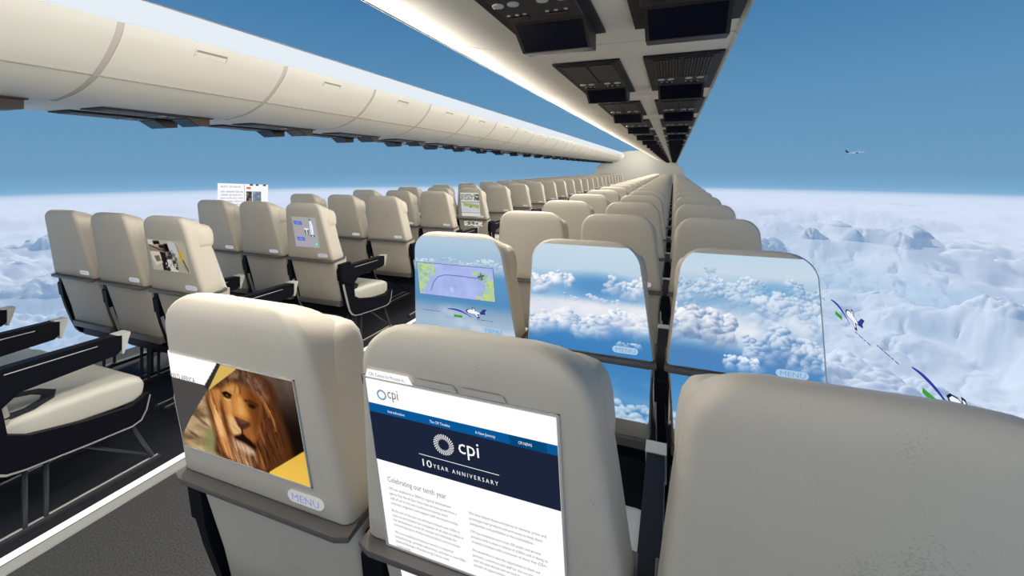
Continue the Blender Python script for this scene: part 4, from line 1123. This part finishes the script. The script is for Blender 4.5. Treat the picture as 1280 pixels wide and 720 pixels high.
# a thin veil of haze over the deck: optical depth grows with the slant path through it
hz = bpy.data.materials.new('haze_veil'); hz.use_nodes = True; nt = hz.node_tree; nt.nodes.clear()
ge = nt.nodes.new('ShaderNodeNewGeometry'); dt = nt.nodes.new('ShaderNodeVectorMath'); dt.operation = 'DOT_PRODUCT'
nt.links.new(ge.outputs['Normal'], dt.inputs[0]); nt.links.new(ge.outputs['Incoming'], dt.inputs[1])
ab = nt.nodes.new('ShaderNodeMath'); ab.operation = 'ABSOLUTE'; nt.links.new(dt.outputs['Value'], ab.inputs[0])
mxm = nt.nodes.new('ShaderNodeMath'); mxm.operation = 'MAXIMUM'; mxm.inputs[1].default_value = .02; nt.links.new(ab.outputs[0], mxm.inputs[0])
dv = nt.nodes.new('ShaderNodeMath'); dv.operation = 'DIVIDE'; dv.inputs[0].default_value = -.075; nt.links.new(mxm.outputs[0], dv.inputs[1])
ex = nt.nodes.new('ShaderNodeMath'); ex.operation = 'EXPONENT'; nt.links.new(dv.outputs[0], ex.inputs[0])
t1 = nt.nodes.new('ShaderNodeBsdfTransparent'); d1 = nt.nodes.new('ShaderNodeBsdfDiffuse'); d1.inputs[0].default_value = (.93, .95, 1, 1)
aa = nt.nodes.new('ShaderNodeAttribute'); aa.attribute_name = 'dens'
om = nt.nodes.new('ShaderNodeMath'); om.operation = 'SUBTRACT'; om.inputs[0].default_value = 1; nt.links.new(ex.outputs[0], om.inputs[1])
mu = nt.nodes.new('ShaderNodeMath'); mu.operation = 'MULTIPLY'; nt.links.new(om.outputs[0], mu.inputs[0]); nt.links.new(aa.outputs['Fac'], mu.inputs[1])
m1 = nt.nodes.new('ShaderNodeMixShader'); nt.links.new(mu.outputs[0], m1.inputs[0]); nt.links.new(t1.outputs[0], m1.inputs[1]); nt.links.new(d1.outputs[0], m1.inputs[2])
ou = nt.nodes.new('ShaderNodeOutputMaterial'); nt.links.new(m1.outputs[0], ou.inputs[0]); me.materials.append(hz)
bm = bmesh.new(); bm.from_mesh(me); ly = bm.verts.layers.float['dens']
rings = []
for r_, dn in ((30, 0), (200, .8), (700, 1), (1350, 1), (1550, .6), (1740, 0)):
    ring_ = []
    for k in range(96):
        v = bm.verts.new((r_ * math.cos(2 * PI * k / 96), r_ * math.sin(2 * PI * k / 96), CZ - H0 + 32)); v[ly] = dn; ring_.append(v)
    rings.append(ring_)
for a_, b_ in zip(rings[:-1], rings[1:]):
    for k in range(96):
        f = bm.faces.new((a_[k], b_[k], b_[(k + 1) % 96], a_[(k + 1) % 96])); f.material_index = 1; f.smooth = True
bm.to_mesh(me); bm.free()
cd = link('cloud_deck', me); tag(cd, 'white sea of clouds far below stretching to the horizon', 'clouds', kind='stuff')

# ------------------------------------------------------------------ sky + light
W = bpy.data.worlds.new('sky'); S.world = W; W.use_nodes = True; nt = W.node_tree; nt.nodes.clear()
tc = nt.nodes.new('ShaderNodeTexCoord'); sx = nt.nodes.new('ShaderNodeSeparateXYZ'); nt.links.new(tc.outputs['Generated'], sx.inputs[0])
mr = nt.nodes.new('ShaderNodeMapRange'); mr.inputs['From Min'].default_value = -1; mr.inputs['From Max'].default_value = 1
nt.links.new(sx.outputs['Z'], mr.inputs['Value'])
cr = nt.nodes.new('ShaderNodeValToRGB'); els = cr.color_ramp.elements
stops = [(-1, (84, 142, 192)), (-.45, (112, 166, 210)), (-.18, (160, 198, 226)), (-.075, (196, 216, 234)), (-.052, (164, 198, 224)), (-.034, (122, 170, 208)), (-.01, (111, 158, 194)), (.05, (106, 153, 190)), (.16, (94, 145, 185)), (.26, (80, 133, 177)), (.38, (62, 117, 167)), (.60, (46, 96, 148))]
while len(els) < len(stops): els.new(.5)
for e, (z, c) in zip(els, stops): e.position = (z + 1) / 2; e.color = (*lin(c), 1)
nt.links.new(mr.outputs[0], cr.inputs[0])
bg = nt.nodes.new('ShaderNodeBackground'); nt.links.new(cr.outputs[0], bg.inputs[0]); bg.inputs[1].default_value = 1
ow = nt.nodes.new('ShaderNodeOutputWorld'); nt.links.new(bg.outputs[0], ow.inputs[0])

def lamp(name, kind, loc, rot, energy, color=(1, 1, 1), **kw):
    l = bpy.data.lights.new(name, kind); l.energy = energy; l.color = color
    for k, v in kw.items(): setattr(l, k, v)
    o = bpy.data.objects.new(name, l); COL.objects.link(o); o.location = loc; o.rotation_euler = rot; return o
SUNDIR = (math.radians(42), 0, math.radians(215))
lamp('sun', 'SUN', (0, 0, 30), SUNDIR, 3.1, (1, .95, .87), angle=math.radians(12))
# added fills over aisle and behind viewer; cove lamp grazing the right bins
lamp('aisle_fill', 'AREA', (-1.12, 10.5, 2.32), (0, math.radians(10), 0), 150, (1, .93, .82), shape='RECTANGLE', size=.4, size_y=25)  # unseen fill above the open aisle, added to light the seats
lamp('rear_fill', 'AREA', (.2, -2.2, 1.95), (math.radians(76), 0, math.radians(-8)), 12, (1, .84, .66), shape='RECTANGLE', size=1.4, size_y=.9)  # unseen warm fill added behind the viewer for the seat backs
lamp('cove_lamp', 'AREA', (-.95, 10.5, 1.82), (0, math.radians(-104), 0), 190, (1, .94, .83), shape='RECTANGLE', size=.05, size_y=25)
lamp('seat_side_fill', 'AREA', (-.842, 10.5, 1.862), (0, math.radians(56), 0), 270, (1, .95, .86), shape='RECTANGLE', size=.03, size_y=25)  # unseen extra fill at the bin lip, added to brighten left seat sides
lamp('bulkhead_lamp', 'AREA', (-1.85, 22.3, 2.15), (math.radians(62), 0, 0), 26, (.93, 1, .96), shape='RECTANGLE', size=.7, size_y=.3)

cam = bpy.data.cameras.new('camera'); co_ = bpy.data.objects.new('camera', cam); COL.objects.link(co_)
cam.sensor_width = 36; cam.lens = f_ / 1280 * 36; cam.shift_y = -(360 - PYC) / 1280; cam.clip_start = .01; cam.clip_end = 5000
co_.location = (0, 0, CZ); co_.rotation_euler = (PI / 2 - pit_, 0, yaw_); S.camera = co_
vs = S.view_settings; vs.view_transform = 'Standard'; vs.look = 'None'; vs.gamma = 1; vs.exposure = 0; vs.use_curve_mapping = False
S.cycles.use_denoising = True; S.cycles.transparent_max_bounces = 16; S.cycles.max_bounces = 6; S.cycles.sample_clamp_indirect = 6
